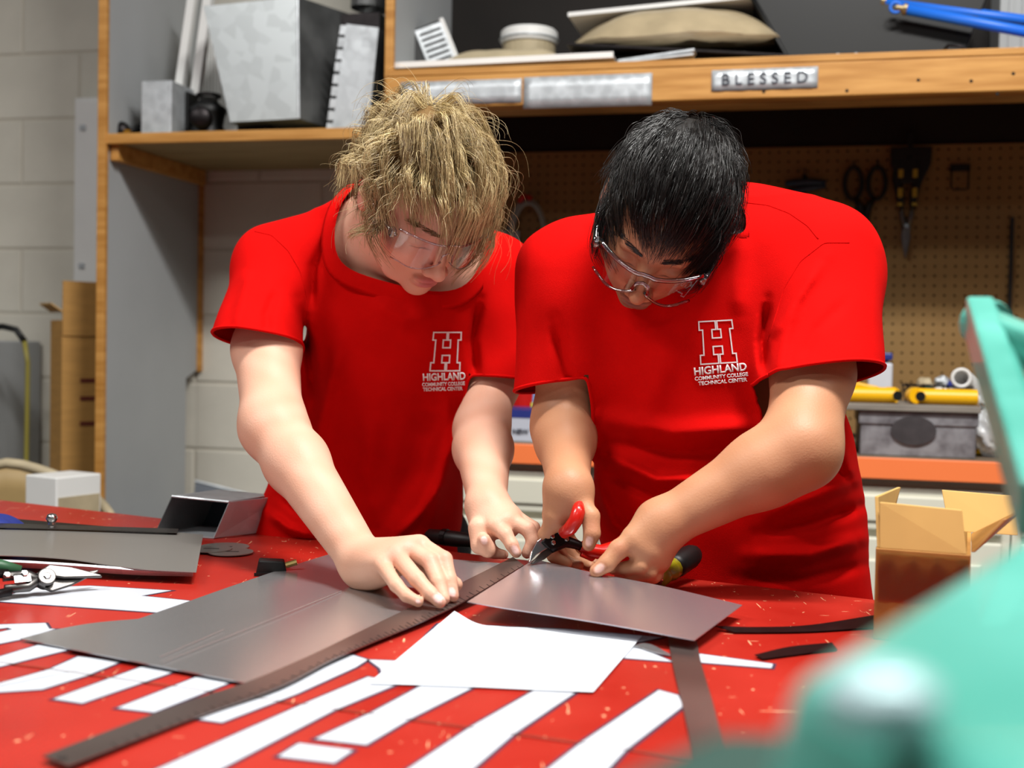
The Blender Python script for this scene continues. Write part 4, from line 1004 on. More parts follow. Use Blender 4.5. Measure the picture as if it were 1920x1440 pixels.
def limb(fld, pts, rs, k=.02):
    for i in range(len(pts) - 1): fld.u(f_cone(pts[i], pts[i + 1], rs[i], rs[i + 1]), k if i == 0 else .012)
def add_hand(fld, wrist, palm, fingers, thumb, wr=.026):
    """palm: extra palm points; fingers: chains of 3-d points from knuckle to tip with radii."""
    H = Field()
    for ch, rs in fingers: H.u(f_cone(wrist, ch[0], wr * .8, rs[0] * 1.12), .016)
    for a, b, ra, rb in palm: H.u(f_cone(a, b, ra, rb), .014)
    for ch, rs in fingers + [thumb]:
        Fg = Field()
        for i in range(len(ch) - 1): Fg.u(f_cone(ch[i], ch[i + 1], rs[i], rs[i + 1]), .003)
        lo, hi = Fg.bounds(0)
        H.u((Fg, lo, hi), .0035)
    lo, hi = H.bounds(0); fld.u((H, lo, hi), .014)

def cut(bm, co, no, center, radius, test=None):
    co = Vector(co); no = Vector(no); c = Vector(center)
    fs = [f for f in bm.faces if (f.calc_center_median() - c).length < radius]
    if test is not None and fs:
        ok = test(np.array([f.calc_center_median() for f in fs])); fs = [f for f, o_ in zip(fs, ok) if o_]
    geom = set(fs)
    for f in fs: geom.update(f.verts); geom.update(f.edges)
    bmesh.ops.bisect_plane(bm, geom=list(geom), plane_co=co, plane_no=no, clear_outer=True)
def boundary_loops(me):
    cnt = {}
    for p in me.polygons:
        for e in p.edge_keys: cnt[e] = cnt.get(e, 0) + 1
    nb = {}
    for (a, b), c in cnt.items():
        if c == 1: nb.setdefault(a, []).append(b); nb.setdefault(b, []).append(a)
    loops = []; seen = set()
    for s in list(nb):
        if s in seen: continue
        lp = [s]; seen.add(s); cur = s
        while True:
            nx = [q for q in nb[cur] if q not in seen]
            if not nx: break
            cur = nx[0]; seen.add(cur); lp.append(cur)
        loops.append(np.array([me.vertices[i].co for i in lp]))
    return [l for l in loops if len(l) > 25]
def smooth_loop(L, n=64, it=6):
    s = np.concatenate([[0], np.cumsum(np.linalg.norm(np.diff(np.vstack([L, L[:1]]), axis=0), axis=1))]); t = np.linspace(0, s[-1], n, endpoint=False)
    Q = np.stack([np.interp(t, s, np.append(L[:, c], L[0, c])) for c in range(3)], 1)
    for _ in range(it): Q = .25 * np.roll(Q, 1, 0) + .5 * Q + .25 * np.roll(Q, -1, 0)
    return Q

M_shirt = pm('red_cotton', 'cc0806', .9, var=.05, scale=40, bump=.25, bscale=900, spec=.08)
M_print = pm('white_print', 'f1eff0', .7, var=.02)
M_jeans = pm('dark_denim', '222b3c', .85, var=.2, scale=60)
M_shoe = pm('dark_shoe', '171615', .6)
M_skin = attr_mat('skin', .5, .08, .3, bump=.3, bscale=420)
M_hair = attr_mat('hair', .34, 0, .55)

H_POLY = [(0, 0), (.49, 0), (.49, .2), (.37, .2), (.37, .40), (.63, .40), (.63, .2), (.54, .2), (.54, 0), (1, 0), (1, .2), (.9, .2), (.9, .79), (1, .79), (1, 1), (.54, 1), (.54, .79), (.63, .79), (.63, .6), (.37, .6), (.37, .79), (.49, .79), (.49, 1), (0, 1), (0, .79), (.1, .79), (.1, .2), (0, .2)]
def shirt_logo(shirt, bvh, quad, lines):
    """quad: TL,TR,BR,BL of the H; lines: (text, left px, right px, cap height px)."""
    def hit(px, py, off=.0009):
        d = Vector(ray(px, py)).normalized(); loc, nor, i, ds = bvh.ray_cast(Vector(CO), d)
        if loc is None: return None
        if nor.dot(d) > 0: nor = -nor
        return np.array(loc + nor * off)
    TL, TR, BR, BL_ = [np.array(q, float) for q in quad]
    pts = [(TL * (1 - u) + TR * u) * (1 - v) + (BL_ * (1 - u) + BR * u) * v for u, v in H_POLY]
    mb = MB(); n = len(pts); W = 1.25
    dense = []
    for i in range(n):
        a, b = pts[i], pts[(i + 1) % n]; k = max(2, int(np.linalg.norm(b - a) / 5))
        dirn = (b - a) / np.linalg.norm(b - a); nn = np.array([-dirn[1], dirn[0]]) * W
        row = [(a - dirn * W) + (b - a + 2 * dirn * W) * t for t in np.linspace(0, 1, k + 1)]
        L_ = [hit(*(q + nn)) for q in row]; R_ = [hit(*(q - nn)) for q in row]
        if any(q is None for q in L_ + R_): continue
        mb.grid([L_, R_])
    part('emblem_print', mb, M_print, shirt, solid=.0004, label='white outlined block letter H')
    for txt, pl, pr, cap in lines:
        me = text_mesh(txt, 1.0, .03); V = np.array([v.co for v in me.vertices]); x0, x1 = V[:, 0].min(), V[:, 0].max(); hgt = .72
        bm = bmesh.new(); bm.from_mesh(me); bmesh.ops.triangulate(bm, faces=bm.faces)
        for _ in range(1): bmesh.ops.subdivide_edges(bm, edges=[e for e in bm.edges if e.calc_length() > .25], cuts=1)
        pl = np.array(pl, float); pr = np.array(pr, float); up = np.array([(pr - pl)[1], -(pr - pl)[0]]); up = up / np.linalg.norm(up)
        ok = True
        for v in bm.verts:
            q = pl + (pr - pl) * ((v.co.x - x0) / (x1 - x0)) + up * (v.co.y / hgt * cap); h = hit(*q)
            if h is None: ok = False; break
            v.co = Vector(h)
        if ok:
            me2 = bpy.data.meshes.new('text_print'); bm.to_mesh(me2); part('text_print', me2, M_print, shirt, solid=.0004)
        bm.free()

def strands_mesh(S, R0, C, sides=3):
    """S: (n, m, 3) strand points, R0 radius per strand, C colour per strand."""
    n, m, _ = S.shape
    t = np.gradient(S, axis=1); t /= np.linalg.norm(t, axis=2, keepdims=True) + 1e-9
    ref = np.tile(np.array([.31, .2, .93]), (n, m, 1)); x = np.cross(t, ref); x /= np.linalg.norm(x, axis=2, keepdims=True) + 1e-9; y = np.cross(t, x)
    taper = np.linspace(1, .35, m)[None, :, None]
    rings = [S + (x * math.cos(a) + y * math.sin(a)) * R0[:, None, None] * taper for a in np.arange(sides) * 2 * math.pi / sides]
    V = np.stack(rings, 2).reshape(-1, 3)
    b = (np.arange(n)[:, None, None] * m + np.arange(m - 1)[None, :, None]) * sides; k = np.arange(sides)[None, None, :]; k2 = (k + 1) % sides
    Fc = np.stack([b + k, b + k2, b + sides + k2, b + sides + k], -1).reshape(-1, 4)
    col = np.repeat(C, m * sides, 0)
    return V, Fc, col

def grow_hair(hf, M, HC, P):
    """guide locks that leave the scalp around a whorl, fall with gravity and rest on the head; P holds the style."""
    r = np.random.default_rng(P['seed'])
    down = np.array([0, 0, -1.0]) @ M                    # gravity in head space
    roots = []
    while len(roots) < P['locks']:
        v = nrm(r.normal(size=3)); p = np.array([0, -.014, .042]) + v * np.array([.077, .098, .087])
        if P['mask'](p): roots.append((p, v))
    Rt = np.array([p for p, v in roots]); Nn = np.array([nrm(v / np.array([.077, .098, .087])) for p, v in roots])
    W = np.array(P['whorl']); tang = Rt - W; tang -= Nn * (tang * Nn).sum(1)[:, None]; tang /= np.linalg.norm(tang, axis=1, keepdims=True) + 1e-6
    tang += np.array(P['comb']) ; tang -= Nn * (tang * Nn).sum(1)[:, None]; tang /= np.linalg.norm(tang, axis=1, keepdims=True) + 1e-6
    n = len(Rt); m = P['steps']; ln = P['length'](Rt) * r.uniform(.75, 1.15, n); ds = ln / m
    lay = r.uniform(*P['layer'], n)
    d = tang + Nn * r.uniform(*P['lift'], n)[:, None] + r.normal(size=(n, 3)) * P['mess']; d /= np.linalg.norm(d, axis=1, keepdims=True)
    out = [Rt]; p = Rt.copy(); curl = r.normal(size=(n, 3)) * P['curl']
    for i in range(m - 1):
        d = d + down * P['grav'] * (i + 2) / m + curl * math.sin(i * .8) * .5 + r.normal(size=(n, 3)) * P['jit']
        d /= np.linalg.norm(d, axis=1, keepdims=True); p = p + d * ds[:, None]
        for _ in range(2):
            q = p.astype(np.float32); f0 = hf(q); need = np.minimum(lay * min(1, (i + 1) / 3), .03) - f0; w = need > 0
            if w.any():
                e = 1e-3; g = np.stack([hf(q[w] + np.float32(e) * np.eye(3, dtype=np.float32)[c]) - f0[w] for c in range(3)], 1) / e
                g /= np.linalg.norm(g, axis=1, keepdims=True) + 1e-6; p[w] += g * need[w][:, None]
        f0 = hf(p.astype(np.float32)); far = np.clip(f0 - lay, 0, .05) * P['cling']
        if (far > 0).any():
            e = 1e-3; q = p.astype(np.float32); g = np.stack([hf(q + np.float32(e) * np.eye(3, dtype=np.float32)[c]) - f0 for c in range(3)], 1) / e
            g /= np.linalg.norm(g, axis=1, keepdims=True) + 1e-6; p = p - g * np.where(f0 < .5, far, 0)[:, None]
        d = p - out[-1]; d /= np.linalg.norm(d, axis=1, keepdims=True) + 1e-9
        out.append(p.copy())
    G = np.stack(out, 1)
    for _ in range(2): G[:, 1:-1] = .25 * G[:, :-2] + .5 * G[:, 1:-1] + .25 * G[:, 2:]
    ch = P['children']; t = np.linspace(0, 1, m)
    offs = r.normal(size=(n, ch, 3)) * P['spread']; S = G[:, None] + offs[:, :, None] * (1 - P['clump'] * t)[None, None, :, None]
    S = S + (r.normal(size=(n, ch, 3)) * P['fray'])[:, :, None] * (t ** 2)[None, None, :, None]
    wv = r.uniform(0, 6.28, (n, ch, 1)); S = S + P['wave'] * np.sin(wv + t[None, None] * 9)[..., None] * r.normal(size=(n, ch, 1, 3))
    cut_ = r.uniform(.72, 1.0, (n, ch))                 # uneven tips
    S2 = np.empty_like(S); ti = np.clip(t[None, None] * cut_[..., None], 0, 1) * (m - 1); i0 = np.minimum(ti.astype(int), m - 2); fr = (ti - i0)[..., None]
    A_, B_ = np.indices((n, ch)); S2 = S[A_[..., None], B_[..., None], i0] * (1 - fr) + S[A_[..., None], B_[..., None], i0 + 1] * fr
    S2 = S2.reshape(-1, m, 3)
    q = S2.reshape(-1, 3).astype(np.float32); f0 = hf(q); w = f0 < .0015
    lift = np.zeros((len(q), 3)); 
    if w.any():
        e = 1e-3; g = np.stack([hf(q[w] + np.float32(e) * np.eye(3, dtype=np.float32)[c]) - f0[w] for c in range(3)], 1) / e; g /= np.linalg.norm(g, axis=1, keepdims=True) + 1e-6
        lift[w] = g * (.002 - f0[w])[:, None]
    S2 = (q + lift).reshape(-1, m, 3)
    Sw = S2 @ M.T + HC
    N_ = len(Sw); base = np.repeat(r.uniform(0, 1, n), ch); cc = np.clip(base * .6 + r.uniform(0, .5, N_), 0, 1)
    c0, c1 = np.array(lin(P['dark'])), np.array(lin(P['light'])); C = c0 + (c1 - c0) * cc[:, None] ** 1.3
    return Sw, np.full(N_, P['radius']) * r.uniform(.8, 1.25, N_), C

def build_person(spec):
    root = thing('person', spec['label'], 'person', (spec['feet'][0], spec['feet'][1], 0))
    base = np.array([spec['feet'][0], spec['feet'][1], 0.0])
    M = spec['M']; HC = spec['HC']; hf = head_field(wide=spec.get('wide', 1.0))
    NB = spec['neck']; skull = HC + M @ np.array([0, -.03, -.045])
    # ---- body
    B = Field()
    B.u(f_loft([(a, b, c, d, e) for a, b, c, d, e in spec['torso']], -.024), .02)
    for sd in ('R', 'L'):
        sh_, el, wr = spec['arm' + sd]; ru, re_, rf, rw = spec['rad' + sd]; md_ = spec.get('mid' + sd, sh_ + (el - sh_) * .58)
        B.u(f_cone(NB, sh_, .045, .048), .04)
        B.u(f_cone(sh_, md_, .040, ru), .03)
        B.u(f_cone(md_, el, ru, re_), .02)
        bul = el + (wr - el) * .28
        B.u(f_cone(el, bul, re_ * .98, rf), .035); B.u(f_cone(bul, wr, rf, rw), .02)
        add_hand(B, wr, *spec['hand' + sd], wr=rw)
    B.u(f_cone(NB, skull, .060, .053), .03)
    B.u(f_cone(HC + M @ np.array([0, .03, -.085]), NB + M @ np.array([0, .035, .0]), .030, .040), .03)
    B.u(f_head(HC, M, hf), .016)
    V, Fc = mesh_field(B, spec.get('res', .0022), lo=np.array([-9, -9, .76]))
    me = np_mesh('body', V - base, Fc)
    # colours of the skin itself
    sk = np.array(lin(spec['skin'])); pale = np.array(lin(spec['skin2'])); C = np.tile(sk, (len(V), 1))
    nz = np.sin(V[:, 0] * 70 + 3 * np.sin(V[:, 2] * 45)) * np.sin(V[:, 1] * 60 + V[:, 2] * 38); C += (pale - sk) * (.5 + .5 * nz)[:, None] * .5
    Lc = (V - HC) @ M
    def spot(center, r, col, amt=1.0, P=None, pw=2):
        Q = V if P is None else P; k = np.sqrt((((Q - np.array(center)) / np.array(r)) ** 2).sum(1)); a = amt * np.clip(1.6 - 1.2 * k, 0, 1) ** .8
        C[:] = C * (1 - a[:, None]) + np.array(lin(col)) * a[:, None]
    spot((0, .108, -.058), (.022, .014, .0055), spec['lip'], .8, Lc); spot((0, .105, -.069), (.019, .014, .0065), spec['lip'], .8, Lc)
    spot((0, .12, -.035), (.014, .012, .012), spec['flush'], .25, Lc)
    for s in (-1, 1):
        spot((s * .045, .075, -.025), (.025, .025, .02), spec['flush'], .22, Lc); spot((s * .085, -.01, .002), (.02, .02, .03), spec['flush'], .4, Lc)
        spot((s * .031, .094, -.006), (.014, .01, .0016), spec['dark'], .8, Lc)         # lash line of the lowered lids
    if spec.get('stubble'):
        spot((0, .085, -.085), (.045, .05, .032), spec['stubble'], .55, Lc); spot((0, .108, -.05), (.024, .012, .006), spec['stubble'], .6, Lc)
        for s in (-1, 1): spot((s * .05, .03, -.06), (.025, .04, .04), spec['stubble'], .45, Lc)
    hm = np.array([spec['mask'](p) for p in Lc]) & (np.linalg.norm(Lc - [0, -.014, .042], axis=1) < .13)
    C[hm] = np.array(lin(spec['scalp']))
    vcol(me, C)
    body = part('body', me, M_skin, root)
    bvh = BVHTree.FromPolygons([tuple(v) for v in V], [tuple(f) for f in Fc])
    # nails: tinted ovals where the fingertips show them
    at = me.color_attributes['Col']
    nail = np.array(lin(spec['nail']))
    for px, py, r in spec['nails']:
        loc, nor, i, ds = bvh.ray_cast(Vector(CO), Vector(ray(px, py)).normalized())
        if loc is None: continue
        best = min((c for sd in 'RL' for c in [q[0] for q in spec['hand' + sd][1]] + [spec['hand' + sd][2][0]]), key=lambda c: np.linalg.norm(c[-1] - np.array(loc)))
        fd = nrm(best[-1] - best[-2]); dv = V - (np.array(loc) - fd * .0015); al = dv @ fd; k = np.sqrt((al / 1.45) ** 2 + ((dv - al[:, None] * fd) ** 2).sum(1)) / (r * .92); rg = np.clip(1 - np.abs(k - 1.15) / .3, 0, 1)[:, None] * .45; C = C * (1 - rg) + np.array(lin(spec['flush'])) * .75 * rg; a = np.clip(3 - 3 * k, 0, 1)[:, None]; C = C * (1 - a) + nail * a
    for kx, ky in spec.get('knuckles', ()):
        loc, nor, i, ds = bvh.ray_cast(Vector(CO), Vector(ray(kx, ky)).normalized())
        if loc is None: continue
        k = np.linalg.norm(V - np.array(loc), axis=1) / .012; a = (np.clip(1.3 - k, 0, 1) * .35)[:, None]; C = C * (1 - a) + np.array(lin(spec['flush'])) * a
    at.data.foreach_set('color', np.concatenate([C, np.ones((len(C), 1))], 1).astype(np.float32).ravel())
    # ---- shirt
    S = Field(); S.u(f_loft(spec['torso'], 0.0), .02)
    for sd in ('R', 'L'):
        sh_, el, wr = spec['arm' + sd]; hem, r0, r1 = spec['sleeve' + sd]
        ax = nrm(hem - sh_)
        S.u(f_cone(NB, sh_, .056, r0 * .93), .05)
        S.u(f_cone(sh_, hem + ax * .05, r0, r1 + .004), .045)
    for e in spec.get('extra', ()): S.u(e, .06)
    tr_ = spec.get('tube', .064); S.u(f_cone(NB - nrm(skull - NB) * .02, NB + nrm(skull - NB) * .10, tr_ + .004, tr_), .035)
    S.post.append(fold_fn(spec['folds'], spec['fold_depth']))
    V, Fc = mesh_field(S, .003, lo=np.array([-9, -9, .735]))
    me = np_mesh('shirt', V, Fc)
    bm = bmesh.new(); bm.from_mesh(me)
    for sd in ('R', 'L'):
        sh_, el, wr = spec['arm' + sd]; hem, r0, r1 = spec['sleeve' + sd]
        n = spec.get('cut' + sd); n = nrm(hem - sh_) if n is None else nrm(n)
        tf = f_loft(spec['torso'], 0.0)[0]; cf = f_cone(sh_, hem + nrm(hem - sh_) * .06, r0, r1)[0]
        cut(bm, hem, n, hem + n * .03, .13, lambda Q: cf(Q) < tf(Q) - .010)
    co, no = spec['collar']; cut(bm, co, no, np.array(co) + np.array(no) * .03, .115)
    bmesh.ops.bisect_plane(bm, geom=bm.verts[:] + bm.edges[:] + bm.faces[:], plane_co=(0, 0, .76), plane_no=(0, 0, -1), clear_outer=True)
    # keep the largest piece
    seen = set(); best = []
    for v in bm.verts:
        if v in seen: continue
        st = [v]; seen.add(v); grp = []
        while st:
            q = st.pop(); grp.append(q)
            for e in q.link_edges:
                o_ = e.other_vert(q)
                if o_ not in seen: seen.add(o_); st.append(o_)
        if len(grp) > len(best): best = grp
    keep = set(best); bmesh.ops.delete(bm, geom=[v for v in bm.verts if v not in keep], context='VERTS')
    bm.to_mesh(me); bm.free()
    wV = np.array([v.co for v in me.vertices]); sb = BVHTree.FromPolygons([tuple(v) for v in wV], [tuple(p.vertices) for p in me.polygons])
    loops = boundary_loops(me)
    me.transform(Matrix.Translation(-base)); me.shade_smooth()
    shirt = part('shirt', me, M_shirt, root)
    for L_ in loops:
        c = L_.mean(0)
        if np.linalg.norm(c - np.array(co)) < .11:
            Q = smooth_loop(L_, 72, 10) - base
            axn = nrm(no); cc = Q.mean(0); mb = MB(); rows = []
            for h_, g_ in ((-.017, .0026), (-.017, .005), (-.011, .0065), (-.004, .0062), (.002, .004), (.002, .0)):
                rd = Q - cc; rd = rd / np.linalg.norm(rd, axis=1, keepdims=True); rows.append([*(Q + axn * h_ * .75 + rd * (g_ * .8 - h_ * .8))]); rows[-1].append(rows[-1][0])
            mb.grid(rows); part('collar', mb, M_shirt, shirt, smooth=True)
        elif c[2] > .80:
            if np.linalg.norm(L_[0] - L_[-1]) > .012:
                Q = L_[::2] - base; part('sleeve_hem', MB().tube(list(Q), .0024, 6), M_shirt, shirt, smooth=True); continue
            Q = smooth_loop(L_, 72, 4) - base; part('sleeve_hem', MB().tube(list(Q), .0026, 6, closed=True), M_shirt, shirt, smooth=True)
    for ln in spec.get('seams', ()):
        pts = []
        for i in range(len(ln) - 1):
            for t_ in np.linspace(0, 1, 8, endpoint=i == len(ln) - 2):
                q = np.array(ln[i]) * (1 - t_) + np.array(ln[i + 1]) * t_; loc, nor, i_, ds = sb.ray_cast(Vector(CO), Vector(ray(*q)).normalized())
                if loc is not None: pts.append(np.array(loc) - base)
        if len(pts) > 5:
            pts = np.array(pts); pts[1:-1] = .25 * pts[:-2] + .5 * pts[1:-1] + .25 * pts[2:]; part('seam', MB().tube(list(pts), .0011, 6), M_shirt, shirt, smooth=True)
    shirt_logo_base = thing_offset(base, lambda: shirt_logo(shirt, sb, spec['logo'], spec['logo_text']))
    # ---- trousers and shoes (below the table)
    Tf = Field(); hip = spec['hip']
    for s in (-1, 1):
        h_ = hip + np.array([s * .085, 0, 0]); kn = np.array([h_[0] + s * .02, h_[1] - .02, .48]); an = np.array([h_[0] + s * .04, h_[1] + .01, .07])
        Tf.u(f_cone(h_, kn, .088, .065), .04); Tf.u(f_cone(kn, an, .065, .052), .03)
    Tf.u(f_ell(hip + [0, 0, .02], (.165, .11, .10)), .06)
    V, Fc = mesh_field(Tf, .008); part('trousers', np_mesh('trousers', V - base, Fc), M_jeans, root)
    for s in (-1, 1):
        an = hip + np.array([s * .125, .01, 0]); Sf = Field(); Sf.u(f_cone((an[0], an[1] + .04, .045), (an[0] + s * .02, an[1] - .14, .036), .042, .036), .03)
        Sf.u(f_cone((an[0], an[1], .06), (an[0], an[1], .10), .045, .045), .03)
        V, Fc = mesh_field(Sf, .006); V[:, 2] = np.maximum(V[:, 2], 0); part('shoe', np_mesh('shoe', V - base, Fc), M_shoe, root)
    # ---- hair
    parts_ = [grow_hair(hf, M, HC, P) for P in spec['hair']]
    Sw = [strands_mesh(*p) for p in parts_]; n0 = 0; Vs, Fs, Cs = [], [], []
    for v_, f_, c_ in Sw: Vs.append(v_); Fs.append(f_ + n0); Cs.append(c_); n0 += len(v_)
    me = np_mesh('hair', np.concatenate(Vs) - base, np.concatenate(Fs)); vcol(me, np.concatenate(Cs)); part('hair', me, M_hair, root)
    # eyebrows
    r = np.random.default_rng(2)
    for s in (-1, 1):
        S_ = []
        for k in range(170):
            u = r.uniform(0, 1); x = .012 + .038 * u; z = .024 + .008 * math.sin(u * 2.2) + r.normal() * .0016; y = .097 - 7.5 * x * x + .001
            p0 = np.array([s * x, y, z]); d = np.array([s * .9, -.35 * u - .1, .35 - .7 * u]); S_.append([p0 + d * .008 * t + np.array([0, .0015 * math.sin(t * 2), 0]) for t in np.linspace(0, 1, 4)])
        S_ = np.array(S_); q = S_.reshape(-1, 3).astype(np.float32); f0 = hf(q); S_[..., 1] += np.clip(.0012 - f0, -.01, .012).reshape(S_.shape[:2])
        v_, f_, c_ = strands_mesh(S_ @ M.T + HC, np.full(len(S_), .0004), np.tile(lin(spec['brow']), (len(S_), 1)))
        me = np_mesh('eyebrow', v_ - base, f_); vcol(me, c_); part('eyebrow', me, M_hair, root)
    return root, hf
_off = [np.zeros(3)]
def thing_offset(base, fn):
    """run a builder that makes world-space meshes and shift them under a thing standing at base."""
    before = set(bpy.data.objects); fn()
    for o in set(bpy.data.objects) - before:
        if o.type == 'MESH': o.data.transform(Matrix.Translation(-Vector(base)))

def basis(f, r_hint):
    f = nrm(f); r_ = np.array(r_hint, float); r_ = nrm(r_ - f * (r_ @ f)); u = np.cross(r_, f); return np.stack([r_, f, u], 1)
FR = {'i': [.0108, .0094, .0084, .0072], 'm': [.011, .0096, .0086, .0074], 'r': [.0104, .009, .008, .007], 'p': [.009, .0078, .007, .0062], 't': [.0145, .0118, .0105, .0085]}
def ch(kind, *pts): return [U(*p) for p in pts], (FR[kind] if len(pts) == 4 else [FR[kind][0], FR[kind][1], FR[kind][3]])

def mask_base(front, side):
    def m(p):
        x, y, z = p
        if y > .045: return z > front + .25 * max(0, abs(x) - .04) - .6 * max(0, abs(x) - .055)
        if y > .008: return z > side
        if y > -.025: return z > .030
        return z > -.045 - .3 * (y + .025)
    return m
# ------------------------------------------------------------------ the blond man
MA = basis((.37, -.56, -.74), (-.83, -.55, -.10))
HA = U(786, 375, 1.70)
mA = mask_base(.072, -.012)
cA = [U(762, 546, 1.74), U(655, 412, 1.84), U(872, 440, 1.87)]
nA = nrm(np.cross(cA[1] - cA[0], cA[2] - cA[0])); nA = nA if nA[2] > 0 else -nA
A_hair = dict(seed=11, locks=430, children=18, steps=13, mask=mA, whorl=(.005, -.062, .118), comb=(.0, .10, 0), lift=(.1, .4), layer=(.004, .028), cling=.42, mess=.17, grav=.16, curl=.07, jit=.035,
   length=lambda R: np.where(R[:, 0] < -.01, .018, 0) - np.where(R[:, 0] > .03, .026, 0) + np.where(R[:, 1] > .03, .110, np.where(R[:, 1] > -.03, .105, .09)), spread=.0042, clump=.62, fray=.005, wave=.0006, dark='70552f', light='e6d09a', radius=.00048)
A_wisp = dict(A_hair, seed=12, locks=120, children=3, lift=(.5, 1.0), layer=(.02, .04), cling=.15, mess=.4, curl=.35, spread=.008, clump=.2, fray=.012, light='f0dca8', radius=.00032)
specA = dict(
  label='young man with tousled blond hair in red T-shirt pressing on the steel sheet', feet=(-.24, 1.97), M=MA, HC=HA, neck=U(716, 430, 1.83), hip=np.array([-.245, 1.97, .80]),
  skin='d6a288', skin2='e4b9a2', lip='b8626a', flush='d98776', dark='5a3a2e', nail='ecc3bc', scalp='6f5430', brow='6e5228', mask=mA, res=.0022,
  torso=[(1120, 452, 870, 1.955, .115), (1010, 462, 864, 1.945, .112), (900, 505, 866, 1.935, .11), (780, 545, 880, 1.92, .112), (680, 556, 902, 1.90, .115), (600, 572, 925, 1.885, .114), (520, 566, 932, 1.87, .105), (455, 590, 900, 1.86, .085), (420, 630, 850, 1.85, .06)],
  armR=(U(522, 500, 1.85), U(512, 800, 1.63), U(681, 1056, 1.45)), midR=U(500, 655, 1.735), radR=(.047, .040, .0405, .0265),
  midL=U(926, 712, 1.865), armL=(U(925, 525, 1.88), U(903, 805, 1.80), U(914, 946, 1.60)), radL=(.040, .036, .041, .0255),
  sleeveR=(U(486, 638, 1.745), .062, .067), cutR=(-.10, -.20, -1.0), sleeveL=(U(940, 712, 1.86), .064, .055), cutL=(-.05, -.12, -1.0),
  collar=(cA[0] * .34 + cA[1] * .33 + cA[2] * .33 - nA * .016, nA),
  handR=([(U(700, 1055, 1.43), U(745, 1050, 1.40), .024, .017), (U(690, 1075, 1.44), U(722, 1072, 1.385), .02, .014)],
     [ch('i', (787, 1022, 1.405), (833, 1049, 1.378), (843, 1087, 1.362), (849, 1117, 1.352)), ch('m', (764, 1027, 1.392), (806, 1052, 1.370), (822, 1091, 1.350), (832, 1122, 1.338)),
      ch('r', (742, 1040, 1.378), (782, 1086, 1.338), (806, 1112, 1.326), (825, 1129, 1.318)), ch('p', (716, 1058, 1.370), (743, 1097, 1.336), (762, 1117, 1.326), (784, 1128, 1.320))],
     ch('t', (735, 1050, 1.43), (800, 1068, 1.41), (835, 1085, 1.39), (854, 1096, 1.375))),
  handL=([(U(908, 955, 1.59), U(902, 1005, 1.565), .02, .014), (U(925, 960, 1.59), U(950, 985, 1.565), .022, .018)],
     [ch('i', (926, 985, 1.553), (948, 1002, 1.540), (960, 1022, 1.532), (968, 1036, 1.530)), ch('m', (952, 974, 1.565), (990, 992, 1.55), (1000, 1015, 1.545), (988, 1037, 1.545)),
      ch('r', (960, 966, 1.58), (1000, 990, 1.57), (1004, 1018, 1.565), (990, 1036, 1.563)), ch('p', (905, 1000, 1.565), (925, 1036, 1.56), (945, 1040, 1.555))],
     ch('t', (898, 990, 1.56), (900, 1022, 1.55), (915, 1030, 1.545), (908, 1012, 1.538))),
  nails=[(848, 1113, .0052), (830, 1119, .0052), (822, 1124, .005), (967, 1033, .0055), (907, 1011, .0052), (786, 1129, .003)], knuckles=[(787, 1018), (764, 1022), (740, 1036), (833, 1047), (806, 1050)],
  folds=[([(640, 640), (600, 800), (575, 950)], 14, .006), ([(700, 760), (690, 880), (705, 1000)], 22, .005), ([(800, 760), (770, 880), (720, 1000)], 20, -.005), ([(560, 560), (580, 660), (590, 760)], 10, -.007),
         ([(620, 430), (590, 500), (580, 590)], 10, -.006), ([(880, 760), (840, 860), (800, 1000)], 14, .006), ([(500, 960), (540, 990), (600, 1010)], 9, .008), ([(520, 930), (600, 985), (640, 1020)], 8, -.006),
         ([(900, 560), (885, 640), (895, 720)], 9, -.008), ([(470, 500), (455, 560), (440, 630)], 12, .004), ([(520, 540), (500, 590), (500, 630)], 10, -.004), ([(690, 560), (760, 600), (820, 590)], 16, .003), ([(830, 900), (790, 960), (740, 1010)], 9, .005)],
  seams=[[(478, 434), (510, 441), (541, 470), (564, 510), (575, 560), (577, 620)]], fold_depth=1.90, hair=[A_hair, A_wisp],
  logo=((813, 623), (864.5, 623), (862, 695), (806, 695)), logo_text=[('HIGHLAND', (793, 713.5), (873, 711), 13.5), ('COMMUNITY COLLEGE', (791.5, 724), (872, 721.5), 6.6), ('TECHNICAL CENTER', (793, 733), (868, 731), 6.6)])
personA, hfA = build_person(specA)
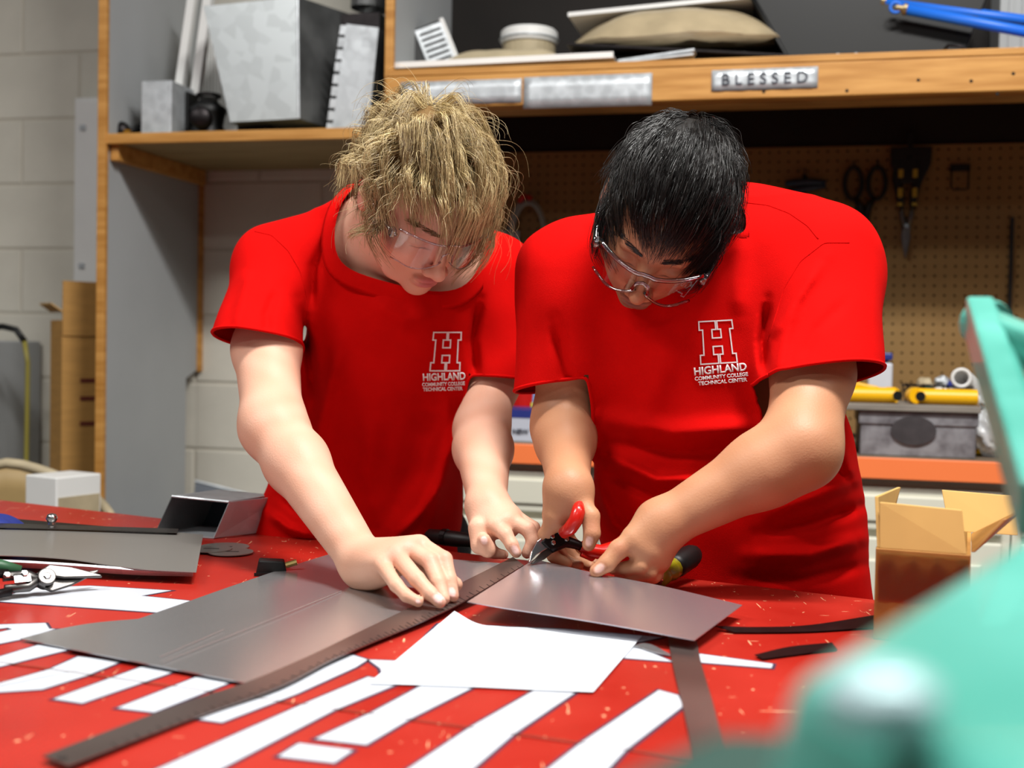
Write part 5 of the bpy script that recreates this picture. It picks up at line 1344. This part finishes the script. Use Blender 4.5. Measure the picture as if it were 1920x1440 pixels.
# ------------------------------------------------------------------ the dark-haired man
MBs = basis((-.27, -.60, -.75), (-.93, .01, .27))
HB = U(1244, 408, 1.57)
mB = mask_base(.078, .0)
cB = [U(1200, 600, 1.56), U(1110, 450, 1.66), U(1395, 400, 1.68)]
nB = nrm(np.cross(cB[1] - cB[0], cB[2] - cB[0])); nB = nB if nB[1] < 0 else -nB
B_hair = dict(seed=21, locks=420, children=18, steps=11, mask=mB, whorl=(.0, -.070, .105), comb=(.0, .75, 0), lift=(.05, .2), layer=(.002, .010), cling=.75, mess=.06, grav=.05, curl=.02, jit=.02,
   length=lambda R: np.where(R[:, 1] > .02, .085, np.where(R[:, 1] > -.03, .075, .05)), spread=.0050, clump=.25, fray=.002, wave=.0004, dark='090706', light='1e1714', radius=.00048)
specB = dict(
  label='man with short dark hair and clear glasses in red T-shirt cutting with red snips', feet=(.30, 1.74), M=MBs, HC=HB, neck=U(1290, 445, 1.70), hip=np.array([.32, 1.74, .80]), wide=1.0,
  skin='b47f5e', skin2='c4916f', lip='9c5a50', flush='b06a52', dark='1c1412', nail='dcb1a5', scalp='14100e', brow='120d0b', stubble='4a352b', mask=mB, res=.0022,
  torso=[(1250, 1150, 1640, 1.755, .13), (1115, 1145, 1630, 1.735, .13), (1000, 1122, 1620, 1.725, .135), (900, 1112, 1612, 1.715, .135), (800, 1105, 1588, 1.705, .135), (700, 1080, 1560, 1.695, .13), (600, 1066, 1545, 1.685, .125), (500, 1075, 1535, 1.68, .11), (430, 1130, 1510, 1.675, .09), (392, 1200, 1470, 1.675, .05)],
  armR=(U(1070, 520, 1.67), U(1058, 800, 1.66), U(1066, 915, 1.515)), radR=(.042, .040, .037, .027),
  armL=(U(1530, 505, 1.63), U(1500, 842, 1.455), U(1243, 983, 1.465)), midL=U(1524, 700, 1.53), radL=(.050, .044, .044, .0285),
  sleeveR=(U(1048, 722, 1.665), .072, .056), cutR=(.15, -.15, -1.0), sleeveL=(U(1538, 704, 1.53), .082, .073), cutL=(.12, -.25, -1.0),
  extra=[f_ell(U(1370, 478, 1.73), (.15, .10, .088)), f_cone(U(1400, 440, 1.70), U(1535, 490, 1.66), .052, .05)],
  collar=(cB[0] * .34 + cB[1] * .33 + cB[2] * .33 + nB * .05, nB), tube=.058,
  handR=([(U(1062, 925, 1.515), U(1050, 965, 1.52), .026, .022), (U(1075, 930, 1.51), U(1090, 955, 1.50), .022, .017)],
     [ch('i', (1042, 968, 1.505), (1022, 1003, 1.515), (1038, 1043, 1.53), (1063, 1056, 1.53)), ch('m', (1052, 966, 1.52), (1030, 1008, 1.54), (1058, 1050, 1.555), (1085, 1059, 1.55)),
      ch('r', (1062, 964, 1.54), (1045, 1010, 1.57), (1080, 1050, 1.575), (1106, 1061, 1.56)), ch('p', (1072, 962, 1.555), (1065, 1005, 1.59), (1095, 1043, 1.59), (1115, 1056, 1.575))],
     ch('t', (1082, 940, 1.50), (1107, 968, 1.487), (1110, 1000, 1.48), (1104, 1021, 1.48))),
  handL=([(U(1240, 985, 1.465), U(1212, 1030, 1.455), .027, .022), (U(1240, 990, 1.47), U(1230, 1050, 1.465), .024, .018), (U(1225, 985, 1.46), U(1190, 1010, 1.452), .022, .017)],
     [ch('i', (1212, 1022, 1.452), (1203, 1060, 1.444), (1172, 1066, 1.455), (1150, 1067, 1.47)), ch('m', (1226, 1028, 1.457), (1217, 1073, 1.449), (1184, 1080, 1.46), (1162, 1077, 1.478)),
      ch('r', (1234, 1034, 1.47), (1226, 1080, 1.462), (1197, 1087, 1.473), (1174, 1083, 1.49)), ch('p', (1240, 1034, 1.485), (1232, 1078, 1.48), (1207, 1085, 1.49), (1185, 1082, 1.5))],
     ch('t', (1196, 1008, 1.452), (1160, 1030, 1.446), (1138, 1056, 1.442), (1118, 1071, 1.440))),
  nails=[(1104, 1017, .0058), (1122, 1067, .0062)], knuckles=[(1162, 1028), (1110, 985)],
  folds=[([(1130, 850), (1230, 900), (1330, 900)], 12, .009), ([(1125, 880), (1230, 935), (1290, 960)], 9, -.006), ([(1120, 780), (1260, 810), (1420, 800)], 18, .009), ([(1130, 830), (1280, 850), (1420, 840)], 12, -.005),
         ([(1440, 560), (1430, 640), (1436, 710)], 9, -.007), ([(1500, 560), (1470, 640), (1455, 720)], 12, .004), ([(1550, 480), (1480, 580), (1445, 640)], 12, .005), ([(1590, 560), (1530, 620), (1500, 680)], 10, -.002),
         ([(1440, 960), (1530, 930), (1600, 900)], 14, .009), ([(1420, 1000), (1530, 980), (1612, 950)], 12, -.009), ([(1400, 1040), (1520, 1040), (1615, 1010)], 14, .009), ([(1380, 1080), (1500, 1090), (1620, 1060)], 12, -.005), ([(1560, 820), (1585, 860), (1600, 900)], 10, .006),
         ([(1040, 600), (1060, 700), (1110, 790)], 12, -.007), ([(1390, 430), (1380, 520), (1385, 600)], 16, .003), ([(1260, 640), (1220, 760), (1180, 860)], 26, .004), ([(1120, 900), (1150, 980), (1200, 1020)], 10, .005)],
  seams=[[(1440, 640), (1470, 540), (1500, 490), (1545, 455), (1592, 455)], [(1400, 380), (1440, 385), (1480, 400), (1515, 424), (1534, 448)]], fold_depth=1.70, hair=[B_hair],
  logo=((1310, 603.5), (1372, 600), (1382.5, 679), (1314, 683)), logo_text=[('HIGHLAND', (1302, 703.5), (1401, 694), 14.5), ('COMMUNITY COLLEGE', (1303, 713.5), (1403.5, 704.5), 7), ('TECHNICAL CENTER', (1309.5, 722.5), (1402, 714.5), 7)])
personB, hfB = build_person(specB)

# ================================================================== THINGS IN AND AROUND THE HANDS
def aim(name, label, cat, origin, xaxis, zhint):
    x = nrm(xaxis); z = np.array(zhint, float); z = nrm(z - x * (z @ x)); y = np.cross(z, x)
    R3 = Matrix(((x[0], y[0], z[0]), (x[1], y[1], z[1]), (x[2], y[2], z[2])))
    return thing(name, label, cat, origin, rot=R3.to_euler())
# red-handled snips biting into the sheet edge
piv = U(1031, 1020, 1.515); tip = U(984, 1058, 1.495)
t = aim('red_snips', 'aviation snips with red grips held by the dark-haired man', 'snips', piv, tip - piv, (.10, -1, .12))
S = .001
def P2(*pts): return [np.array([x, -y, 0]) * S for x, y in pts]
M_grip_red = pm('red_grip', 'c2180c', .3, var=.15, coat=.3)
part('upper_blade', MB().prism([np.array(p) * [S, -S, S] for p in ((-12, 6, 1), (0, 13, 1), (14, 13.5, 1), (28, 8, 1), (39, 0, 1), (40, -1.5, 1), (26, 0.5, 1), (8, -2, 1), (-8, -3, 1))], (0, 0, .004)), M_chrome, t, bev=.0012)
part('lower_blade', MB().prism([np.array(p) * [S, -S, S] for p in ((-10, -8, -4), (2, -11, -4), (18, -11, -4), (34, -7, -4), (37, -4, -4), (20, -2, -4), (0, 2, -4))], (0, 0, .004)), M_steel, t, bev=.0012)
part('upper_arm', MB().tube(P2((6, 8), (-8, 7), (-22, 6), (-36, 12), (-46, 16)), [.006, .008, .0085, .0075, .006], 10), M_dark_steel, t, smooth=True)
part('lower_arm', MB().tube(P2((4, -5), (-8, -6), (-20, -10), (-30, -22), (-36, -32)), [.006, .008, .008, .0065, .0055], 10), M_dark_steel, t, smooth=True)
part('pivot_plate', MB().prism([np.array(p) * [S, -S, S] for p in ((10, 9, 5), (-2, 12, 5), (-26, 9, 5), (-28, 0, 5), (-22, -12, 5), (-4, -10, 5), (8, -4, 5))], (0, 0, .004)), M_dark_steel, t, bev=.001)
for x, y in ((0, 0), (-16, 5), (-18, -7), (-4, 7)): part('bolt', MB().lathe([(.0034, .009), (.0034, .0115), (.002, .0122)], 6, (x * S, -y * S, 0)), M_chrome, t)
part('upper_grip', MB().tube(to_local(t, [U(1056, 1000, 1.492), U(1070, 990, 1.482), U(1080, 975, 1.478), U(1084, 960, 1.48), U(1086, 945, 1.488)]), [.0075, .0088, .009, .009, .007], 14), M_grip_red, t, smooth=True)
part('lower_grip', MB().tube(P2((-33, -27), (-40, -38), (-52, -50), (-74, -58), (-98, -56)), [.0075, .0095, .010, .010, .007], 14), M_grip_red, t, smooth=True)
part('finger_guard', MB().prism([np.array(p) * [S, -S, S] for p in ((-34, -30, -3), (-24, -36, -3), (-34, -52, -3), (-48, -50, -3), (-46, -40, -3))], (0, 0, .006)), M_grip_red, t, bev=.0018)
# yellow-black handle lying behind the hand
a = U(1232, 1086, 1.50); b = U(1290, 1030, 1.56)
a[2] = max(a[2], TZ + .014); b[2] = TZ + .03
t = aim('screwdriver', 'screwdriver with olive-yellow and black handle standing by the dark-haired man\'s shirt', 'screwdriver', a, b - a, (0, -1, .3))
M_olive = pm('olive_handle', 'a39b1c', .3, var=.2, scale=30, coat=.4)
part('ferrule', MB().lathe([(.0045, -.016), (.0062, -.014), (.0062, -.002), (.009, 0)], 8, (0, 0, 0), (1, 0, 0)), M_chrome, t)
part('handle', MB().lathe([(.009, 0), (.013, .004), (.0135, .014), (.011, .02), (.0145, .03), (.0145, .04)], 12, (0, 0, 0), (1, 0, 0)), M_olive, t, smooth=True)
part('grip', MB().lathe([(.0145, .04), (.0155, .05), (.0155, .085), (.012, .096), (.004, .099)], 12, (0, 0, 0), (1, 0, 0)), M_black, t, smooth=True)
q = U(855, 1027, 1.70); q = T(850, 1030, TZ)
t = thing('black_glove', 'black rubber grip lying on the table behind the blond man\'s hand', 'grip', (q[0], q[1] + .02, TZ + .0005), rotz=-.5)
part('grip', MB().lathe([(.006, -.05), (.011, -.044), (.012, 0), (.010, .04), (.005, .046)], 14, (0, 0, .012), (1, 0, 0)), M_black, t, smooth=True); part('collar', MB().lathe([(.0128, -.02), (.0128, -.012)], 14, (0, 0, .0128), (1, 0, 0)), M_dark_steel, t)

# ------------------------------------------------------------------ safety glasses
def clear_mat(name, tint, alpha_gloss=.10, rough=.03):
    m = bpy.data.materials.new(name); m.use_nodes = True; N = m.node_tree.nodes; L = m.node_tree.links; N.remove(N['Principled BSDF'])
    tr = N.new('ShaderNodeBsdfTransparent'); tr.inputs[0].default_value = (*tint, 1); gl = N.new('ShaderNodeBsdfGlossy'); gl.inputs['Roughness'].default_value = rough
    fr = N.new('ShaderNodeFresnel'); fr.inputs[0].default_value = 1.5; ad = N.new('ShaderNodeMath'); ad.operation = 'ADD'; ad.inputs[1].default_value = alpha_gloss; ad.use_clamp = True
    mx = N.new('ShaderNodeMixShader'); L.new(fr.outputs[0], ad.inputs[0]); L.new(ad.outputs[0], mx.inputs[0]); L.new(tr.outputs[0], mx.inputs[1]); L.new(gl.outputs[0], mx.inputs[2])
    L.new(mx.outputs[0], N['Material Output'].inputs[0]); return m
M_lens = clear_mat('clear_lens', (.93, .90, .96), .03); M_frame = clear_mat('clear_frame', (.86, .80, .87), .22, .10)
def glasses(label, HC, M, thick, hf, drop=0.0):
    t = thing('safety_glasses', label, 'glasses', HC, rot=Matrix([list(r) for r in M]).to_euler())
    def X(x, z): return np.array([x, .121 - 7.5 * x * x - .0022 * (abs(x) < .01), z + drop])
    for s in (-1, 1):
        xs = np.linspace(.006, .066, 13); up = lambda x: .024 - 2.0 * max(0, x - .05) ** 1.0 * .12; lo = lambda x: -.006 - .022 * math.sin(min(1, (x - .006) / .05) * math.pi * .62)
        part('lens', MB().grid([[X(s * x, lo(x) + (up(x) - lo(x)) * v) for x in xs] for v in np.linspace(0, 1, 7)]), M_lens, t, smooth=True)
        part('rim', MB().tube([X(s * x, lo(x)) for x in xs], thick * .6, 8), M_frame, t, smooth=True)
        h0 = X(s * .068, .012)
        part('temple', MB().tube([h0, h0 + [s * .007, -.012, 0], (s * .083, .03, .012 + drop), (s * .085, -.01, .016 + drop), (s * .082, -.03, .004 + drop)], [thick * 1.6, thick * 1.5, thick * 1.2, thick, thick * .8], 10), M_frame, t, smooth=True)
        part('side_shield', MB().grid([[np.array([s * (.070 + .013 * u), .086 - .045 * u, drop + z * (1 - .35 * u)]) for u in np.linspace(0, 1, 6)] for z in np.linspace(-.018, .022, 6)]), M_lens, t, smooth=True)
        part('hinge', MB().box(s * .072 - .004, s * .072 + .004, .074, .084, .004 + drop, .018 + drop), M_frame, t, bev=.002)
    part('brow_bar', MB().tube([X(x, .025 - .06 * max(0, abs(x) - .05)) for x in np.linspace(-.068, .068, 27)], thick, 8), M_frame, t, smooth=True)
    part('nose_bridge', MB().tube([X(-.010, -.006), X(-.007, .006), X(0, .010), X(.007, .006), X(.010, -.006)], thick * .9, 8), M_frame, t, smooth=True)
    return t
glasses('thin clear safety glasses on the blond man\'s face', HA, MA, .0014, hfA)
glasses('thick clear-framed safety glasses on the dark-haired man\'s face', HB, MBs, .0032, hfB, -.012)

# ------------------------------------------------------------------ open cardboard box on the table
q = T(1637, 1198, TZ); e2 = T(1815, 1216, TZ)
ang = math.atan2((e2 - q)[1], (e2 - q)[0])
wB = np.linalg.norm(e2 - q); 
t = thing('open_carton', 'open shabby cardboard box with torn flaps on the right of the table', 'box', (q[0], q[1], TZ + .0005), rotz=ang)
hB = U(1637, 1030, q[1])[2] - TZ; dB = .17
M_old = pm('old_cardboard', 'b07d3c', .55, var=.3, scale=9, col2='8a5c28', rvar=.12, bump=.2, bscale=40)
M_kraft = pm('kraft_inside', 'c8a05c', .8, var=.15, scale=8)
th = .004
part('front_wall', MB().box(0, wB, 0, th, 0, hB), M_old, t, bev=.001); part('rear_wall', MB().box(0, wB, dB, dB + th, 0, hB), M_kraft, t)
part('side_wall', MB().box(0, th, th, dB, 0, hB), M_old, t); part('side_wall', MB().box(wB - th, wB, th, dB, 0, hB), M_old, t); part('bottom', MB().box(th, wB - th, th, dB, 0, .004), M_kraft, t)
fz = U(1640, 945, q[1])[2] - TZ - hB
part('front_flap', MB().prism([(.004, .001, hB), (wB - .004, .001, hB), (wB - .010, .012, hB + fz * .93), (.002, .010, hB + fz)], (0, .004, 0)), M_kraft, t, bev=.0008)
part('side_flap', MB().prism([(.001, .004, hB), (.001, dB - .01, hB), (.012, dB - .02, hB + fz * 1.05), (-.004, .02, hB + fz * 1.1)], (.004, 0, 0)), M_kraft, t, bev=.0008)
part('rear_flap', MB().prism([(.07, dB, hB), (wB + .05, dB, hB), (wB + .045, dB + .02, hB + fz * .9), (.06, dB + .02, hB + fz * .95)], (0, .004, 0)), M_kraft, t, bev=.0008)
part('side_flap', MB().prism([(wB, .02, hB), (wB, dB - .01, hB), (wB + .05, dB - .03, hB + fz * .7), (wB + .03, .03, hB + fz * .75)], (.004, 0, 0)), M_old, t, bev=.0008)
part('torn_strip', MB().prism([(wB - .03, .02, hB), (wB - .015, .02, hB), (wB - .018, .022, hB + fz * .8), (wB - .028, .022, hB + fz * .85)], (0, .003, 0)), M_kraft, t)
part('tape', MB().grid([[(.002 + (wB - .004) * i / 12, -.0012 - .0006 * math.sin(i * 1.9 + j * 2), hB - .055 + .05 * j / 4) for i in range(13)] for j in range(5)]), clear_mat('packing_tape', (.86, .74, .55), .05, .2), t, smooth=True)

# ------------------------------------------------------------------ green bench machine close to the camera
M_teal = pm('teal_enamel', '58ab9d', .38, var=.25, scale=9, col2='3f9384', bump=.15, bscale=30, coat=.2)
t = thing('bench_shear', 'teal cast-iron bench machine close to the camera at the lower right', 'machine', (.22, .36, TZ))
o_ = np.array([.22, .36, TZ])
top = [np.array(p) for p in ((.063, .262, 1.07), (.222, .50, 1.07), (.46, .66, 1.07), (.46, .16, 1.075), (.080, .18, 1.075))]
low = [p + np.array([dx, dy, 0]) for p, (dx, dy) in zip(top, ((-.05, -.0), (-.02, .03), (.02, .03), (.02, -.02), (-.05, -.03)))]
for p in low: p[2] = TZ + .03
vs = [p - o_ for p in top] + [p - o_ for p in low]
part('casting', MB().add(vs, [(0, 1, 2, 3, 4), (9, 8, 7, 6, 5)] + [(i, i + 5, (i + 1) % 5 + 5, (i + 1) % 5) for i in range(5)]), M_teal, t, bev=.008, seg=3)
M_teal_shade = pm('teal_shade_paint', '123c33', .6, var=.3, scale=12)  # darkened teal: shade put into the colour
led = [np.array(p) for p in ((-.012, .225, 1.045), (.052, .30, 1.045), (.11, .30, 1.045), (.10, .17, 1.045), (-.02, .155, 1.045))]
part('added_shade_ledge', MB().prism([p - o_ for p in led], (0, 0, TZ + .031 - 1.045)), M_teal_shade, t, bev=.006, seg=3)  # added ledge, its dark colour stands in for the shaded left face
part('base_plate', MB().prism([p * [1, 1, 0] - o_ * [1, 1, 0] + [0, 0, .001] for p in (np.array(q_) * [1.0, 1.0, 1] for q_ in low)], (0, 0, .03)), M_teal, t, bev=.003)
part('bolt_head', MB().lathe([(.011, 0), (.011, .006), (.007, .009)], 6, T(1652, 1352, 1.0745) - o_), pm('pale_bolt', 'b4d2d6', .4, .2), t, bev=.001)
ap = U(1835, 592, .92)
def bar(nm, a, b, w, h): 
    a = np.array(a); b = np.array(b); d = nrm(b - a); s_ = nrm(np.cross(d, [0, 0, 1])); u_ = np.cross(s_, d)
    A_ = [a - o_ + s_ * sx * w + u_ * sz * h for sx, sz in ((-1, -1), (1, -1), (1, 1), (-1, 1))]
    part(nm, MB().prism(A_, b - a), M_teal, t, bev=.003)
e1 = U(1950, 960, .60); e2 = U(2010, 690, .74)
bar('frame_limb', ap, e1, .010, .016); bar('upper_limb', ap + [.0, 0, -.006], e2, .010, .013)
part('limb_flange', MB().tube([ap - o_ + [.006, -.012, .002], e1 - o_ + [.008, -.012, .004]], .005, 8), M_teal, t, smooth=True)
part('apex_boss', MB().lathe([(.016, -.012), (.018, -.008), (.018, .008), (.016, .012)], 20, ap - o_ + [.006, 0, -.006], (0.2, -1, 0)), M_teal, t, smooth=False)
part('pedestal', MB().prism([e1 - o_ + [.012, -.02, -.01], e1 - o_ + [.07, -.02, -.01], e1 - o_ + [.07, .04, -.01], e1 - o_ + [.012, .04, -.01]], (0, 0, -(e1[2] - 1.0))), M_teal, t, bev=.004)
part('rear_post', MB().prism([e2 - o_ + [-.01, -.01, 0], e2 - o_ + [.03, -.01, 0], e2 - o_ + [.03, .03, 0], e2 - o_ + [-.01, .03, 0]], (0, 0, -(e2[2] - TZ - .001))), M_teal, t, bev=.004)
